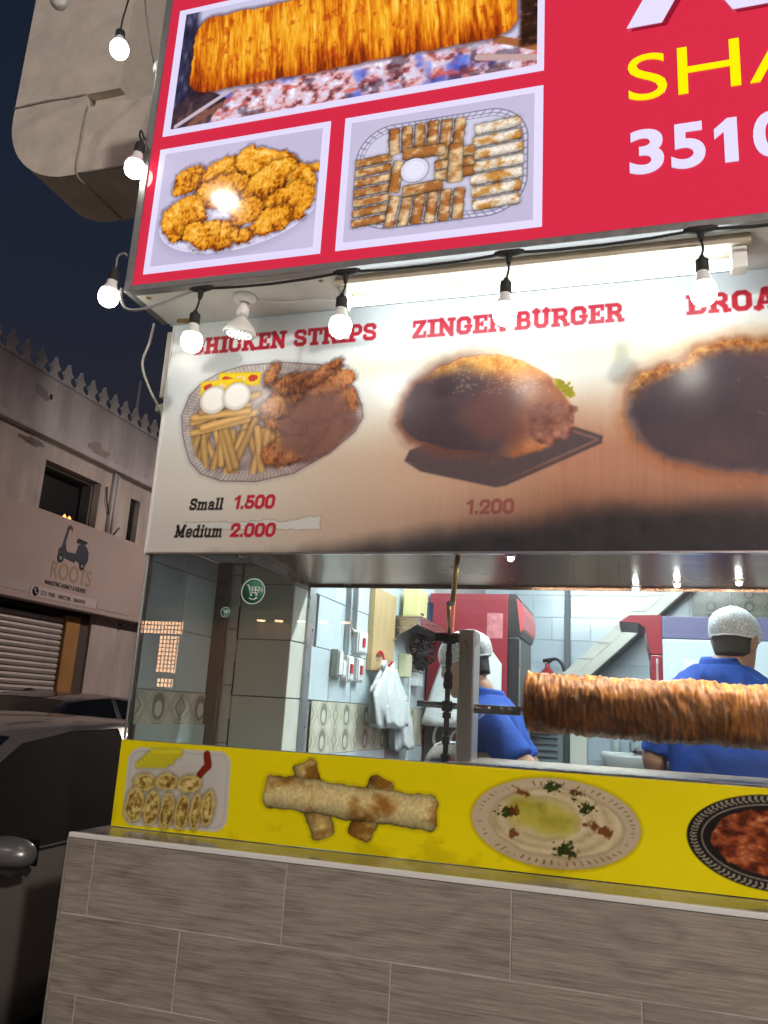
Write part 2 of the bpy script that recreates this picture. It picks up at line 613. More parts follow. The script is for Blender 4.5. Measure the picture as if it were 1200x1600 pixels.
# slab-serif capitals, digits and a few small letters as strokes: cap height 1
def _r(a, b, c, d):
    return ('r', a, b, c, d)
def _p(w, *pts):
    return ('p', w, pts)
_OCT = [(.12, .25), (.26, .1), (.54, .1), (.68, .25), (.68, .75), (.54, .9), (.26, .9), (.12, .75), (.12, .25)]
GLYPH = {
 'I': (.56, [_r(.15, 0, .39, 1), _r(0, 0, .54, .17), _r(0, .83, .54, 1)]),
 'H': (.98, [_r(.1, 0, .33, 1), _r(.59, 0, .82, 1), _r(.3, .41, .62, .6), _r(0, 0, .42, .17), _r(.5, 0, .92, .17), _r(0, .83, .42, 1), _r(.5, .83, .92, 1)]),
 'N': (1.0, [_r(.1, 0, .3, 1), _r(.64, 0, .84, 1), _p(.24, (.17, .93), (.76, .07)), _r(0, .83, .3, 1), _r(0, 0, .4, .17), _r(.52, .83, .94, 1)]),
 'K': (.98, [_r(.1, 0, .33, 1), _p(.2, (.3, .42), (.68, .9)), _p(.23, (.42, .58), (.74, .08)), _r(0, 0, .42, .17), _r(0, .83, .42, 1), _r(.5, .83, .9, 1), _r(.56, 0, .96, .17)]),
 'E': (.8, [_r(.1, 0, .33, 1), _r(0, .82, .74, 1), _r(0, 0, .74, .18), _r(.3, .42, .54, .59), _r(.58, .66, .74, 1), _r(.58, 0, .74, .34), _r(.44, .36, .54, .66)]),
 'C': (.84, [_p(.22, (.66, .62), (.66, .78), (.55, .89), (.25, .89), (.12, .77), (.12, .23), (.25, .11), (.55, .11), (.66, .22), (.66, .38))]),
 'G': (.88, [_p(.22, (.66, .66), (.66, .78), (.55, .89), (.25, .89), (.12, .77), (.12, .23), (.25, .11), (.55, .11), (.66, .22), (.66, .45)), _r(.42, .36, .84, .53)]),
 'S': (.82, [_p(.2, (.63, .72), (.63, .8), (.53, .89), (.22, .89), (.12, .79), (.12, .64), (.22, .55), (.55, .46), (.65, .36), (.65, .2), (.54, .11), (.22, .11), (.11, .2), (.11, .29))]),
 'T': (.88, [_r(.3, 0, .54, 1), _r(0, .82, .84, 1), _r(0, .6, .16, 1), _r(.68, .6, .84, 1), _r(.18, 0, .66, .17)]),
 'R': (.94, [_r(.1, 0, .33, 1), _r(0, 0, .42, .17), _r(0, .83, .3, 1), _p(.19, (.2, .905), (.58, .905), (.69, .8), (.69, .62), (.58, .5), (.2, .5)), _p(.22, (.48, .48), (.66, .3), (.7, .08)), _r(.6, 0, .9, .17)]),
 'P': (.86, [_r(.1, 0, .33, 1), _r(0, 0, .44, .17), _r(0, .83, .3, 1), _p(.19, (.2, .905), (.58, .905), (.69, .8), (.69, .56), (.58, .45), (.2, .45))]),
 'B': (.88, [_r(.1, 0, .33, 1), _r(0, 0, .33, .17), _r(0, .83, .33, 1), _p(.19, (.2, .905), (.56, .905), (.66, .8), (.66, .62), (.56, .52), (.2, .52)), _p(.19, (.5, .52), (.6, .5), (.7, .4), (.7, .2), (.6, .095), (.2, .095))]),
 'U': (.96, [_p(.22, (.2, 1), (.2, .25), (.32, .11), (.58, .11), (.7, .25), (.7, 1)), _r(0, .83, .4, 1), _r(.5, .83, .9, 1)]),
 'O': (.86, [_p(.22, *_OCT)]),
 'A': (.98, [_p(.2, (.18, .02), (.42, .98)), _p(.24, (.76, .02), (.5, .98)), _r(.26, .24, .68, .4), _r(0, 0, .38, .17), _r(.54, 0, .96, .17), _r(.3, .84, .6, 1)]),
 'Z': (.82, [_r(.02, .82, .74, 1), _r(.02, 0, .76, .18), _p(.24, (.62, .9), (.14, .1)), _r(.02, .62, .16, 1), _r(.62, 0, .76, .38)]),
 '0': (.84, [_p(.22, *_OCT)]),
 '1': (.5, [_r(.16, 0, .38, 1), _p(.18, (.0, .74), (.26, .9))]),
 '2': (.82, [_p(.22, (.13, .62), (.13, .78), (.25, .89), (.55, .89), (.66, .78), (.66, .6), (.2, .12)), _r(.06, 0, .76, .2)]),
 '5': (.82, [_r(.1, .8, .7, 1), _r(.1, .46, .3, 1), _p(.21, (.2, .55), (.54, .55), (.66, .44), (.66, .22), (.54, .11), (.24, .11), (.12, .22), (.12, .34))]),
 '.': (.32, [_r(.04, 0, .26, .22)]),
 ' ': (.42, []),
 'l': (.42, [_r(.1, 0, .3, 1), _r(0, 0, .4, .14), _r(0, .86, .3, 1)]),
 'i': (.42, [_r(.1, 0, .3, .7), _r(0, 0, .4, .14), _r(0, .56, .3, .7), _r(.1, .8, .3, 1)]),
 'm': (1.14, [_r(.1, 0, .28, .7), _r(.45, 0, .63, .6), _r(.8, 0, .98, .6), _r(.0, .56, .3, .72), _p(.16, (.2, .56), (.5, .64), (.54, .5)), _p(.16, (.54, .56), (.85, .64), (.89, .5)), _r(0, 0, .36, .13), _r(.4, 0, .7, .13), _r(.76, 0, 1.08, .13)]),
 'a': (.74, [_p(.17, (.12, .55), (.2, .64), (.42, .64), (.52, .54), (.52, .08)), _p(.16, (.5, .4), (.2, .38), (.12, .28), (.12, .16), (.2, .08), (.4, .08), (.52, .2)), _r(.46, 0, .7, .13)]),
 'M': (1.16, [_r(.1, 0, .3, 1), _r(.78, 0, .98, 1), _p(.22, (.18, .95), (.54, .2)), _p(.22, (.9, .95), (.54, .2)), _r(0, 0, .4, .16), _r(.66, 0, 1.08, .16), _r(0, .84, .3, 1), _r(.78, .84, 1.08, 1)]),
 'e': (.74, [_p(.17, (.12, .36), (.58, .36), (.58, .52), (.46, .64), (.24, .64), (.12, .52), (.12, .2), (.24, .08), (.48, .08), (.6, .18))]),
 'd': (.8, [_p(.17, (.56, .56), (.4, .64), (.24, .64), (.12, .52), (.12, .2), (.24, .08), (.4, .08), (.56, .16)), _r(.46, 0, .66, 1), _r(.46, 0, .78, .13), _r(.36, .86, .66, 1)]),
 'u': (.82, [_p(.18, (.16, .7), (.16, .2), (.26, .08), (.42, .08), (.56, .2)), _r(.48, 0, .67, .7), _r(.48, 0, .8, .13), _r(0, .57, .25, .7), _r(.38, .57, .66, .7)]),
}

def slab(cv, s, h0, z0, height, width, c, shear=0.0, alpha=1.0):
    total = sum(GLYPH[ch][0] for ch in s)
    kx = width / (total * height)
    w = cv.win(h0 - 0.02, h0 + width + 0.03, z0 - 0.01, z0 + height + 0.01)
    if w.H.size == 0:
        return
    zz = (w.Z - z0) / height
    d = np.full(w.H.shape, 9.0)
    pen = 0.0
    for ch in s:
        adv, prims = GLYPH[ch]
        hh = (w.H - h0) / height / kx - pen - shear * zz / kx
        for pr in prims:
            if pr[0] == 'r':
                _, a, b, c2, e = pr
                dd = np.maximum(np.maximum(a - hh, hh - c2), np.maximum(b - zz, zz - e))
            else:
                dd = None
                for (a0, b0), (a1, b1) in zip(pr[2], pr[2][1:]):
                    dh, dz = a1 - a0, b1 - b0
                    t = np.clip(((hh - a0) * dh + (zz - b0) * dz) / (dh * dh + dz * dz), 0, 1)
                    q = np.hypot(hh - a0 - t * dh, zz - b0 - t * dz)
                    dd = q if dd is None else np.minimum(dd, q)
                dd = dd - pr[1] / 2
            d = np.minimum(d, dd)
        pen += adv
    w.put(np.clip(0.5 - (d - .010) * height / 0.003, 0, 1) * alpha, col(*c))

# foods
FRY = [(0, (88, 38, 6)), (.3, (164, 88, 14)), (.5, (216, 140, 28)), (.72, (240, 172, 52)), (1, (252, 214, 124))]
def fried(cv, ch, cz, rh, rz, rot=0, seed=1, stops=FRY, rough=0.35, shade=0.5):
    m = max(rh, rz) * 1.5 + 0.02
    w = cv.win(ch - m, ch + m, cz - m, cz + m)
    sd = w.ell(ch, cz, rh, rz, rot)
    k = 1 / max(min(rh, rz), 0.02)
    sd = sd + (w.n(k * 1.4, seed=seed) - .5) * min(rh, rz) * 0.7 + (w.n(140, seed=seed + 5, octv=2) - .5) * 0.012
    w.mul(w.mask(sd - 0.004, 0.022) * 0.75, (.35, .28, .3))
    a, b = w.local(ch, cz, 0)
    form = .58 + .30 * (b / rz - .5 * a / rh) * shade - .62 * np.clip((sd + .016) / .018, 0, 1) * shade
    crumb = w.n(110, seed=seed + 9, octv=3) - .5
    lump = w.n(30, seed=seed + 3, octv=2) - .5
    ridge = 1 - np.abs(w.n(70, 46, seed=seed + 13, octv=3) - .5) * 5
    w.put(w.mask(sd), ramp(np.clip(form + crumb * rough * 1.7 + lump * .5 + (ridge - .5) * .22, 0, 1), stops))

def wrap(cv, h0, z0, h1, z1, r, seed=1, light=(240, 214, 150), dark=(150, 90, 36), amount=.5, out=.28, soft=None):
    m = r * 1.6 + 0.01
    w = cv.win(min(h0, h1) - m, max(h0, h1) + m, min(z0, z1) - m, max(z0, z1) + m)
    L = math.hypot(h1 - h0, z1 - z0)
    rot = math.degrees(math.atan2(z1 - z0, h1 - h0))
    sd = w.rbox((h0 + h1) / 2, (z0 + z1) / 2, L / 2, r, r * .45, rot) + (w.n(1.2 / r, seed=seed) - .5) * r * .35
    a, b = w.local((h0 + h1) / 2, (z0 + z1) / 2, rot)
    v = np.clip(b / r, -1, 1)
    w.mul(w.mask(sd - .004, .016) * out, (.35, .3, .3))
    br = .85 * sstep(.5 - amount * .35, .80 - amount * .3, w.n(.55 / r, .8 / r, seed=seed + 2, octv=4) + (1 - v * v) * .12 - .06)
    spot = w.n(160, seed=seed + 4, octv=2)
    c = col(*light) * (1 - br[..., None]) + col(*dark) * br[..., None]
    sh = 1 - .32 * v * v + .1 * v + (spot - .5) * .25
    edge = sstep(-.006, 0.0, sd) * .3
    w.put(w.mask(sd), np.clip(c * (sh - edge)[..., None], 0, 1))

# ------------------------------------------------------------------ shared materials
M_white = mat('white_paint', (.72, .72, .70), .45, var=.08, vscale=3, bump=.05)
M_whitep = mat('white_plastic', (.78, .78, .76), .35)
M_cream = mat('cream_wall', (.62, .6, .55), .7, var=.12, vscale=4, bump=.15, bscale=40)
M_steel = mat('stainless', (.52, .51, .5), .28, 1.0, rvar=.1, vscale=12, stretch=(1, 8, 8))
M_steel_d = mat('dark_stainless', (.34, .32, .31), .32, 1.0, rvar=.12, vscale=7, var=.2)
M_alu = mat('aluminium', (.55, .55, .56), .35, 1.0, rvar=.1, vscale=20)
M_black = mat('black_plastic', (.02, .02, .022), .45)
M_rubber = mat('black_rubber', (.015, .015, .015), .7)
M_dark = mat('dark_metal', (.05, .045, .04), .5, .6, var=.3, vscale=30)
M_asphalt = mat('asphalt', (.05, .05, .052), .85, var=.35, vscale=14, bump=.5, bscale=220)
M_pave = mat('pavement', (.2, .19, .18), .8, var=.2, vscale=6, bump=.3, bscale=120)
M_brass = mat('brass', (.72, .48, .2), .3, 1.0)
M_glass = glass_mat('window_glass', film=.022)
M_sideglass = glass_mat('side_glass', tint=(.80, .86, .85), film=.03)

# ------------------------------------------------------------------ ground
b = MB()
b.add([(-150, -150, 0), (150, -150, 0), (150, 200, 0), (-150, 200, 0)], [(0, 1, 2, 3)])
struct(b.build('ground', M_asphalt))
b = MB()
b.box(-1.95, 6, -1.2, 7, 0.004, 0.13, .015)
struct(b.build('pavement', M_pave))

# ------------------------------------------------------------------ shop shell
shop = thing('shop_building', 'white walled corner shop behind the red food sign', 'building', (0, 2.5, 0.13))
b = MB(); b.box(-1.645, -1.316, .556, 5.1, .13, 3.1)
b.build('side_wall', M_cream, shop)
b = MB(); b.box(-1.645, 4.2, 4.93, 5.1, .131, 3.098)
b.build('rear_wall', M_cream, shop)
b = MB(); b.box(2.6, 2.8, .02, 4.92, .131, 3.098)
b.build('side_wall', M_cream, shop)
b = MB(); b.box(-1.31, 2.59, .68, 4.92, 3.0, 3.09)
b.build('ceiling', M_white, shop)
b = MB(); b.box(-1.64, 4.2, .06, 5.1, 3.102, 4.62, .01)
b.build('upper_wall', M_cream, shop)
b = MB(); b.box(-1.31, 2.59, .02, 4.92, .14, .2)
b.build('floor_slab', mat('floor_tile', (.3, .28, .26), .4, var=.15), shop)
b = MB(); b.box(-1.645, -1.30, .02, .552, 2.06, 2.87)
b.build('lintel', M_white, shop)

# ------------------------------------------------------------------ counter clad in wood-look tiles
def plank_mat(name):
    m = bpy.data.materials.new(name)
    m.use_nodes = True
    nt = m.node_tree
    b = nt.nodes['Principled BSDF']
    tc = nt.nodes.new('ShaderNodeTexCoord')
    oi = nt.nodes.new('ShaderNodeObjectInfo')
    ad = nt.nodes.new('ShaderNodeVectorMath'); ad.operation = 'MULTIPLY_ADD'
    ad.inputs[1].default_value = (1, 1, 1)
    cx = nt.nodes.new('ShaderNodeCombineXYZ')
    for i in range(3):
        mu = nt.nodes.new('ShaderNodeMath'); mu.operation = 'MULTIPLY'
        mu.inputs[1].default_value = (13.0, 7.0, 5.7)[i]
        nt.links.new(oi.outputs['Random'], mu.inputs[0])
        nt.links.new(mu.outputs[0], cx.inputs[i])
    nt.links.new(tc.outputs['Object'], ad.inputs[0])
    nt.links.new(cx.outputs[0], ad.inputs[2])
    # warp so that the grain bends round knots
    mpw = nt.nodes.new('ShaderNodeMapping'); mpw.inputs['Scale'].default_value = (1.7, 3, 5)
    nt.links.new(ad.outputs[0], mpw.inputs[0])
    nw = nt.nodes.new('ShaderNodeTexNoise'); nw.inputs['Scale'].default_value = 1.0; nw.inputs['Detail'].default_value = 2
    nt.links.new(mpw.outputs[0], nw.inputs[0])
    sep = nt.nodes.new('ShaderNodeSeparateXYZ')
    nt.links.new(ad.outputs[0], sep.inputs[0])
    sc1 = nt.nodes.new('ShaderNodeMath'); sc1.operation = 'MULTIPLY'; sc1.inputs[1].default_value = 34
    nt.links.new(sep.outputs[2], sc1.inputs[0])
    sc2 = nt.nodes.new('ShaderNodeMath'); sc2.operation = 'MULTIPLY_ADD'; sc2.inputs[1].default_value = 15
    nt.links.new(nw.outputs[0], sc2.inputs[0]); nt.links.new(sc1.outputs[0], sc2.inputs[2])
    fr = nt.nodes.new('ShaderNodeMath'); fr.operation = 'PINGPONG'; fr.inputs[1].default_value = 1.0
    nt.links.new(sc2.outputs[0], fr.inputs[0])
    pw = nt.nodes.new('ShaderNodeMath'); pw.operation = 'POWER'; pw.inputs[1].default_value = 2.2
    nt.links.new(fr.outputs[0], pw.inputs[0])
    mpf = nt.nodes.new('ShaderNodeMapping'); mpf.inputs['Scale'].default_value = (5, 5, 150)
    nt.links.new(ad.outputs[0], mpf.inputs[0])
    nf = nt.nodes.new('ShaderNodeTexNoise'); nf.inputs['Scale'].default_value = 1.6; nf.inputs['Detail'].default_value = 7
    nf.inputs['Roughness'].default_value = .7
    nt.links.new(mpf.outputs[0], nf.inputs[0])
    mix = nt.nodes.new('ShaderNodeMath'); mix.operation = 'MULTIPLY_ADD'; mix.inputs[1].default_value = -.105
    nt.links.new(pw.outputs[0], mix.inputs[0]); nt.links.new(nf.outputs[0], mix.inputs[2])
    rp = nt.nodes.new('ShaderNodeValToRGB')
    rp.color_ramp.elements[0].position = .22; rp.color_ramp.elements[0].color = (.15, .13, .106, 1)
    rp.color_ramp.elements[1].position = .68; rp.color_ramp.elements[1].color = (.41, .364, .307, 1)
    nt.links.new(mix.outputs[0], rp.inputs[0])
    # grime: smears across the whole counter, a little tone change from tile to tile
    geo = nt.nodes.new('ShaderNodeNewGeometry')
    nd = nt.nodes.new('ShaderNodeTexNoise'); nd.inputs['Scale'].default_value = 2.6; nd.inputs['Detail'].default_value = 9; nd.inputs['Roughness'].default_value = .72
    nt.links.new(geo.outputs['Position'], nd.inputs[0])
    rd = nt.nodes.new('ShaderNodeMapRange'); rd.inputs[1].default_value = .3; rd.inputs[2].default_value = .7; rd.inputs[3].default_value = .84; rd.inputs[4].default_value = 1.12
    nt.links.new(nd.outputs[0], rd.inputs[0])
    tv = nt.nodes.new('ShaderNodeMapRange'); tv.inputs[3].default_value = .92; tv.inputs[4].default_value = 1.08
    nt.links.new(oi.outputs['Random'], tv.inputs[0])
    mm = nt.nodes.new('ShaderNodeMath'); mm.operation = 'MULTIPLY'
    nt.links.new(rd.outputs[0], mm.inputs[0]); nt.links.new(tv.outputs[0], mm.inputs[1])
    mxg = nt.nodes.new('ShaderNodeMix'); mxg.data_type = 'RGBA'; mxg.blend_type = 'MULTIPLY'; mxg.inputs[0].default_value = 1
    nt.links.new(rp.outputs[0], mxg.inputs[6]); nt.links.new(mm.outputs[0], mxg.inputs[7])
    nt.links.new(mxg.outputs[2], b.inputs['Base Color'])
    rr = nt.nodes.new('ShaderNodeMapRange'); rr.inputs[1].default_value = .3; rr.inputs[2].default_value = .7; rr.inputs[3].default_value = .55; rr.inputs[4].default_value = .32
    nt.links.new(nd.outputs[0], rr.inputs[0]); nt.links.new(rr.outputs[0], b.inputs['Roughness'])
    bp = nt.nodes.new('ShaderNodeBump'); bp.inputs['Strength'].default_value = .12; bp.inputs['Distance'].default_value = .004
    nt.links.new(nf.outputs[0], bp.inputs['Height']); nt.links.new(bp.outputs[0], b.inputs['Normal'])
    return m
M_plank = plank_mat('wood_look_tile')
M_grout = mat('pale_grout', (.47, .445, .40), .9, var=.45, vscale=5)
M_marble = mat('counter_top_stone', (.17, .16, .15), .12, var=.75, vscale=9, rvar=.06)

counter = thing('front_counter', 'shop counter clad in grey brown wood look tiles with white edge trim', 'counter', (-.2, -.1, .13))
CF = -.187
b = MB(); b.box(-1.664, 2.6, CF + .0013, .02, .131, 1.072)
b.build('core', M_grout, counter)
b = MB(); b.box(-1.67, 2.6, CF - .002, CF + .014, 1.0745, 1.0885, .002)
b.build('edge_trim', mat('white_trim', (.8, .8, .78), .35), counter)
b = MB(); b.box(-1.668, 2.6, CF + .0145, .018, 1.0725, 1.0865)
b.build('counter_top', M_marble, counter)
b = MB(); b.box(-1.674, -1.6655, CF + .001, .018, .14, 1.0735)
b.build('end_panel', M_plank, counter)
tile_cache = {}
def plank(x0, x1, z0, z1):
    k = (round(x1 - x0, 3), round(z1 - z0, 3))
    if k not in tile_cache:
        q = MB(); q.box(-k[0] / 2, k[0] / 2, 0, .0095, -k[1] / 2, k[1] / 2, .0012)
        tile_cache[k] = q.mesh('tile', M_plank)
    return share('tile', tile_cache[k], counter, ((x0 + x1) / 2, CF + random.uniform(-.0006, .0004), (z0 + z1) / 2))
zrow = 1.0735
row = 0
g = .0017
while zrow > .2:
    z0 = max(zrow - .2105, .14)
    xs = [-1.665, -1.571] if row % 2 == 0 else [-1.665]
    x = -.9425 if row % 2 == 0 else -1.255
    while x < 2.6:
        xs.append(x); x += .6285
    xs.append(2.6)
    for a, c in zip(xs, xs[1:]):
        plank(a + g, c - g, z0 + g, zrow - g)
    zrow -= .2105
    row += 1

# ------------------------------------------------------------------ yellow banner under the window
M_yprint = print_mat('yellow_banner_print', .34, .35, bump=.05)
hs = np.concatenate([np.arange(-1.65, .56, .0025), np.arange(.56, 2.6, .03), [2.6]])
cv = Canvas(hs, np.arange(1.0885, 1.3615, .0025), (238, 222, 8))
nn = cv.n(6, seed=3)
cv.rgb += (nn[..., None] - .5) * np.array([.05, .05, .01])
# foam box of cut wraps
w = cv.win(-1.65, -1.18, 1.08, 1.36)
sd = w.rbox(-1.425, 1.222, .19, .122, .045, 1.5)
w.put(w.mask(sd), col(206, 204, 196))
w.put(w.mask(np.abs(sd + .012) - .003, .008) * .5, col(170, 168, 158))
w.mul(w.mask(sd + .03, .05) * .25, (.8, .8, .76))
for i in range(5):
    a = -1.575 + .012 * i
    s = w.seg(a, 1.285 + .011 * i, a + .10 + .008 * (i % 2), 1.292 + .011 * i)
    w.mul(w.mask(s - .014, .012) * .35, (.6, .6, .3))
    w.put(w.mask(s - .010, .006), np.clip(col(212, 204, 44) * (1.05 - 9 * s[..., None]), 0, 1))
s = np.minimum(w.seg(-1.327, 1.335, -1.318, 1.300), w.seg(-1.318, 1.300, -1.345, 1.270))
w.put(w.mask(s - .012 - .006 * (w.n(40, seed=2) - .5)), col(126, 40, 22))
def cutroll(h, z, rh, rz, seed, rot=0):
    q = cv.win(h - .08, h + .08, z - .09, z + .09)
    sd = q.ell(h, z, rh, rz, rot) + (q.n(30, seed=seed) - .5) * .012
    q.mul(q.mask(sd - .004, .016) * .5, (.5, .46, .34))
    sp = np.sin(sd * 420 + q.n(40, seed=seed) * 8) * .5 + .5
    c = ramp(sp * .2 + (q.n(75, seed=seed + 1, octv=4) - .5) * 1.7 + .42, [(0, (104, 78, 34)), (.4, (160, 132, 62)), (.7, (206, 184, 110)), (1, (226, 210, 150))])
    q.put(q.mask(sd), c)
    q.put(q.mask(np.abs(sd + .005) - .003, .005), col(204, 186, 118))
for i, (h, z) in enumerate([(-1.545, 1.231), (-1.462, 1.240), (-1.378, 1.240)]):
    cutroll(h, z, .043, .028, 20 + i, 6)
for i, (h, z, r) in enumerate([(-1.572, 1.160, .036), (-1.507, 1.153, .03), (-1.449, 1.150, .028), (-1.395, 1.152, .028), (-1.345, 1.158, .024), (-1.305, 1.172, .024)]):
    cutroll(h, z, r, .056, 30 + i, -4)
# crossed wraps
wrap(cv, -.990, 1.335, -.905, 1.12, .040, 41, (218, 196, 122), (130, 82, 24), .4)
wrap(cv, -.725, 1.305, -.800, 1.13, .040, 47, (218, 196, 122), (130, 82, 24), .4)
wrap(cv, -1.115, 1.243, -.562, 1.218, .049, 53, (226, 208, 146), (150, 96, 30), .2)
# hummus plate
w = cv.win(-.5, .04, 1.08, 1.36)
sd = w.ell(-.226, 1.225, .232, .119)
w.mul(w.mask(sd - .004, .014) * .6, (.6, .55, .2))
w.put(w.mask(sd), np.clip(col(196, 180, 150) * (1.0 + .12 * (w.n(8, seed=4) - .5)[..., None]), 0, 1))
rim = np.abs(w.ell(-.226, 1.225, .212, .105))
an = np.arctan2((w.Z - 1.225) / .119, (w.H + .226) / .232)
dots = (np.sin(an * 62) > .72) & (rim < .006) & (w.n(50, seed=8) > .42)
w.put(dots * .7, col(110, 70, 44))
sd2 = w.ell(-.222, 1.226, .178, .088) + (w.n(14, seed=6) - .5) * .018
w.mul(w.mask(sd2 - .004, .014) * .35, (.6, .5, .4))
rad_ = np.hypot((w.H + .255), (w.Z - 1.236) * 1.9)
fold = .5 + .55 * (w.n(22, 60, seed=11, octv=3) - .5) + .20 * np.sin(rad_ * 150 + 5 * w.n(12, seed=77)) * sstep(.06, .12, rad_)
c = ramp(np.clip(fold * .9 + .1, 0, 1), [(0, (160, 140, 96)), (.5, (200, 184, 142)), (1, (222, 210, 176))])
w.put(w.mask(sd2), c)
sd3 = w.ell(-.262, 1.238, .098, .045, -10) + (w.n(16, seed=7) - .5) * .03
w.put(w.mask(sd3, .03) * .85, ramp(w.n(26, seed=9), [(0, (132, 124, 22)), (.6, (186, 178, 62)), (1, (214, 206, 124))]))
for h, z, r in [(-.36, 1.248, .016), (-.222, 1.318, .011), (-.138, 1.268, .013), (-.2, 1.158, .017), (-.165, 1.305, .006), (-.24, 1.322, .007), (-.345, 1.235, .007), (-.175, 1.152, .008)]:
    q = w.ell(h, z, r * 1.5, r * .8, 20)
    w.put(w.mask(q + (w.n(120, seed=int(h * 1000) & 255, octv=3) - .5) * .05, .005), ramp(w.n(150, seed=5, octv=2), [(0, (26, 34, 10)), (1, (70, 84, 30))]))
for h, z, r in [(-.34, 1.19, .011), (-.12, 1.226, .011), (-.155, 1.308, .012), (-.345, 1.256, .012), (-.31, 1.296, .012), (-.085, 1.21, .012)]:
    q = w.ell(h, z, r * 1.3, r * .7, -25)
    w.put(w.mask(q + (w.n(70, seed=int(z * 999) & 255, octv=3) - .5) * .05, .006) * .85, col(104, 50, 20))
# dark patterned plate of beans
w = cv.win(.1, .56, 1.08, 1.37)
sd = w.ell(.345, 1.226, .222, .119)
w.put(w.mask(sd), col(26, 24, 24))
rr = w.ell(.345, 1.226, .205, .108)
an = np.arctan2((w.Z - 1.226) / .119, (w.H - .345) / .222)
herr = (np.abs(rr) < .008) & (np.sin(an * 84 + np.abs(rr) * 260) > .1)
w.put(herr * .8, col(176, 166, 146))
w.put(w.mask(np.abs(w.ell(.345, 1.226, .184, .094)) - .0016, .003) * .8, col(190, 180, 160))
sd2 = w.ell(.35, 1.226, .165, .083) + (w.n(40, seed=21) - .5) * .02
w.put(w.mask(sd2), ramp(w.n(46, 70, seed=23, octv=4) * 1.5 - .25, [(0, (44, 16, 8)), (.35, (112, 48, 24)), (.7, (166, 86, 50)), (1, (206, 140, 96))]))
# creases and the seam of the sheet
for z in (1.3525,):
    cv.put(cv.mask(np.abs(cv.Z - z + .004 * np.sin(cv.H * 3)) - .0006, .002) * .3, col(244, 236, 120))
for h in (.018, .036):
    w = cv.win(h - .01, h + .01, 1.08, 1.37)
    w.put(w.mask(np.abs(w.H - h) - .0008, .002) * .35, col(240, 226, 60))
rsb = random.Random(21)
for k in range(70):
    h, z = rsb.uniform(-1.6, .5), rsb.uniform(1.1, 1.35)
    w = cv.win(h - .05, h + .05, z - .03, z + .03)
    if w.H.size == 0:
        continue
    q = w.seg(h, z, h + rsb.uniform(-.035, .035), z + rsb.uniform(-.006, .006))
    w.put(w.mask(q - .0004, .002) * rsb.uniform(.12, .4), col(*rsb.choice([(250, 244, 190), (150, 132, 20), (120, 100, 30)])))
gre = sstep(.56, .74, cv.n(9, 14, seed=181, octv=5)) * sstep(1.2, 1.09, cv.Z)
cv.mul(gre * .35, (.72, .66, .5))
banner = thing('food_banner', 'yellow printed food banner with wraps, hummus and a dark plate under the window', 'banner', (0, 0, 1.0885))
cv.build('print', M_yprint, banner, lambda h, z: np.stack([h, np.full_like(h, -.004), z], 1))
b = MB(); b.box(-1.65, 2.6, -.0035, .012, 1.0885, 1.3605)
b.build('backing', M_whitep, banner)
b = MB(); b.box(-1.65, -.545, .0135, .03, 1.355, 1.3625)
b.box(-.545, 2.6, .0135, .05, 1.352, 1.3665, .002)
b.build('top_rail', M_steel, banner)

# ------------------------------------------------------------------ menu board above the window
M_menu = print_mat('scorched_menu_print', .3, .5, bump=.03)
hs = np.concatenate([np.arange(-1.65, .56, .0025), np.arange(.56, 2.6, .03), [2.6]])
zs = np.arange(2.0, 2.8815, .0025)
cv = Canvas(hs, zs, (226, 234, 240))
n1 = cv.n(2.2, seed=61)
n2 = cv.n(5.5, seed=65)
strk = cv.n(120, 3.0, seed=71, octv=3)
# heat has yellowed the sheet from below, more to the right
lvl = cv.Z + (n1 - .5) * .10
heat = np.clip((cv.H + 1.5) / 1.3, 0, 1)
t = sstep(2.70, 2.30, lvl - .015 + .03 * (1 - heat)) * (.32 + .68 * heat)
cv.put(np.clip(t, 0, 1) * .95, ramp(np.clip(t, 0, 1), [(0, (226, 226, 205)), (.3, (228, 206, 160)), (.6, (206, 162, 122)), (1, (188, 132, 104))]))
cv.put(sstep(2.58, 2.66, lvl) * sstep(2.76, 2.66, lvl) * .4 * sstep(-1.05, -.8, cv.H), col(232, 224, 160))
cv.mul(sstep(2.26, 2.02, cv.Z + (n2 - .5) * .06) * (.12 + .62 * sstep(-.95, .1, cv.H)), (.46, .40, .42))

# tray of chicken strips
TRAY = [(-1.578, 2.510), (-1.565, 2.44), (-1.547, 2.39), (-1.52, 2.33), (-1.470, 2.282), (-1.386, 2.253), (-1.249, 2.247), (-1.107, 2.273), (-.972, 2.350), (-.895, 2.415), (-.868, 2.465), (-.875, 2.51), (-.906, 2.575), (-.955, 2.635), (-1.045, 2.676), (-1.194, 2.696), (-1.346, 2.694), (-1.44, 2.672), (-1.51, 2.637), (-1.555, 2.59)]
w = cv.win(-1.62, -.82, 2.2, 2.74)
sd = w.poly(TRAY)
w.mul(w.mask(sd - .006, .02) * .3, (.6, .6, .62))
foil = ramp(w.n(30, seed=81, octv=3), [(0, (150, 142, 142)), (.5, (196, 190, 188)), (1, (228, 226, 224))])
w.put(w.mask(sd), foil)
an = np.arctan2(w.Z - 2.47, (w.H + 1.23) * .7)
w.mul(w.mask(np.abs(sd + .022) - .018, .01) * (np.sin(an * 130 + 3 * w.n(8, seed=2)) > .2) * .4, (.66, .62, .64))
w.put(w.mask(np.abs(sd + .003) - .002, .003) * .8, col(96, 84, 92))
w.put(w.mask(np.abs(sd + .046) - .0015, .003) * .45, col(120, 106, 112))
w.mul(w.mask(sd + .046, .02), (.86, .82, .82))
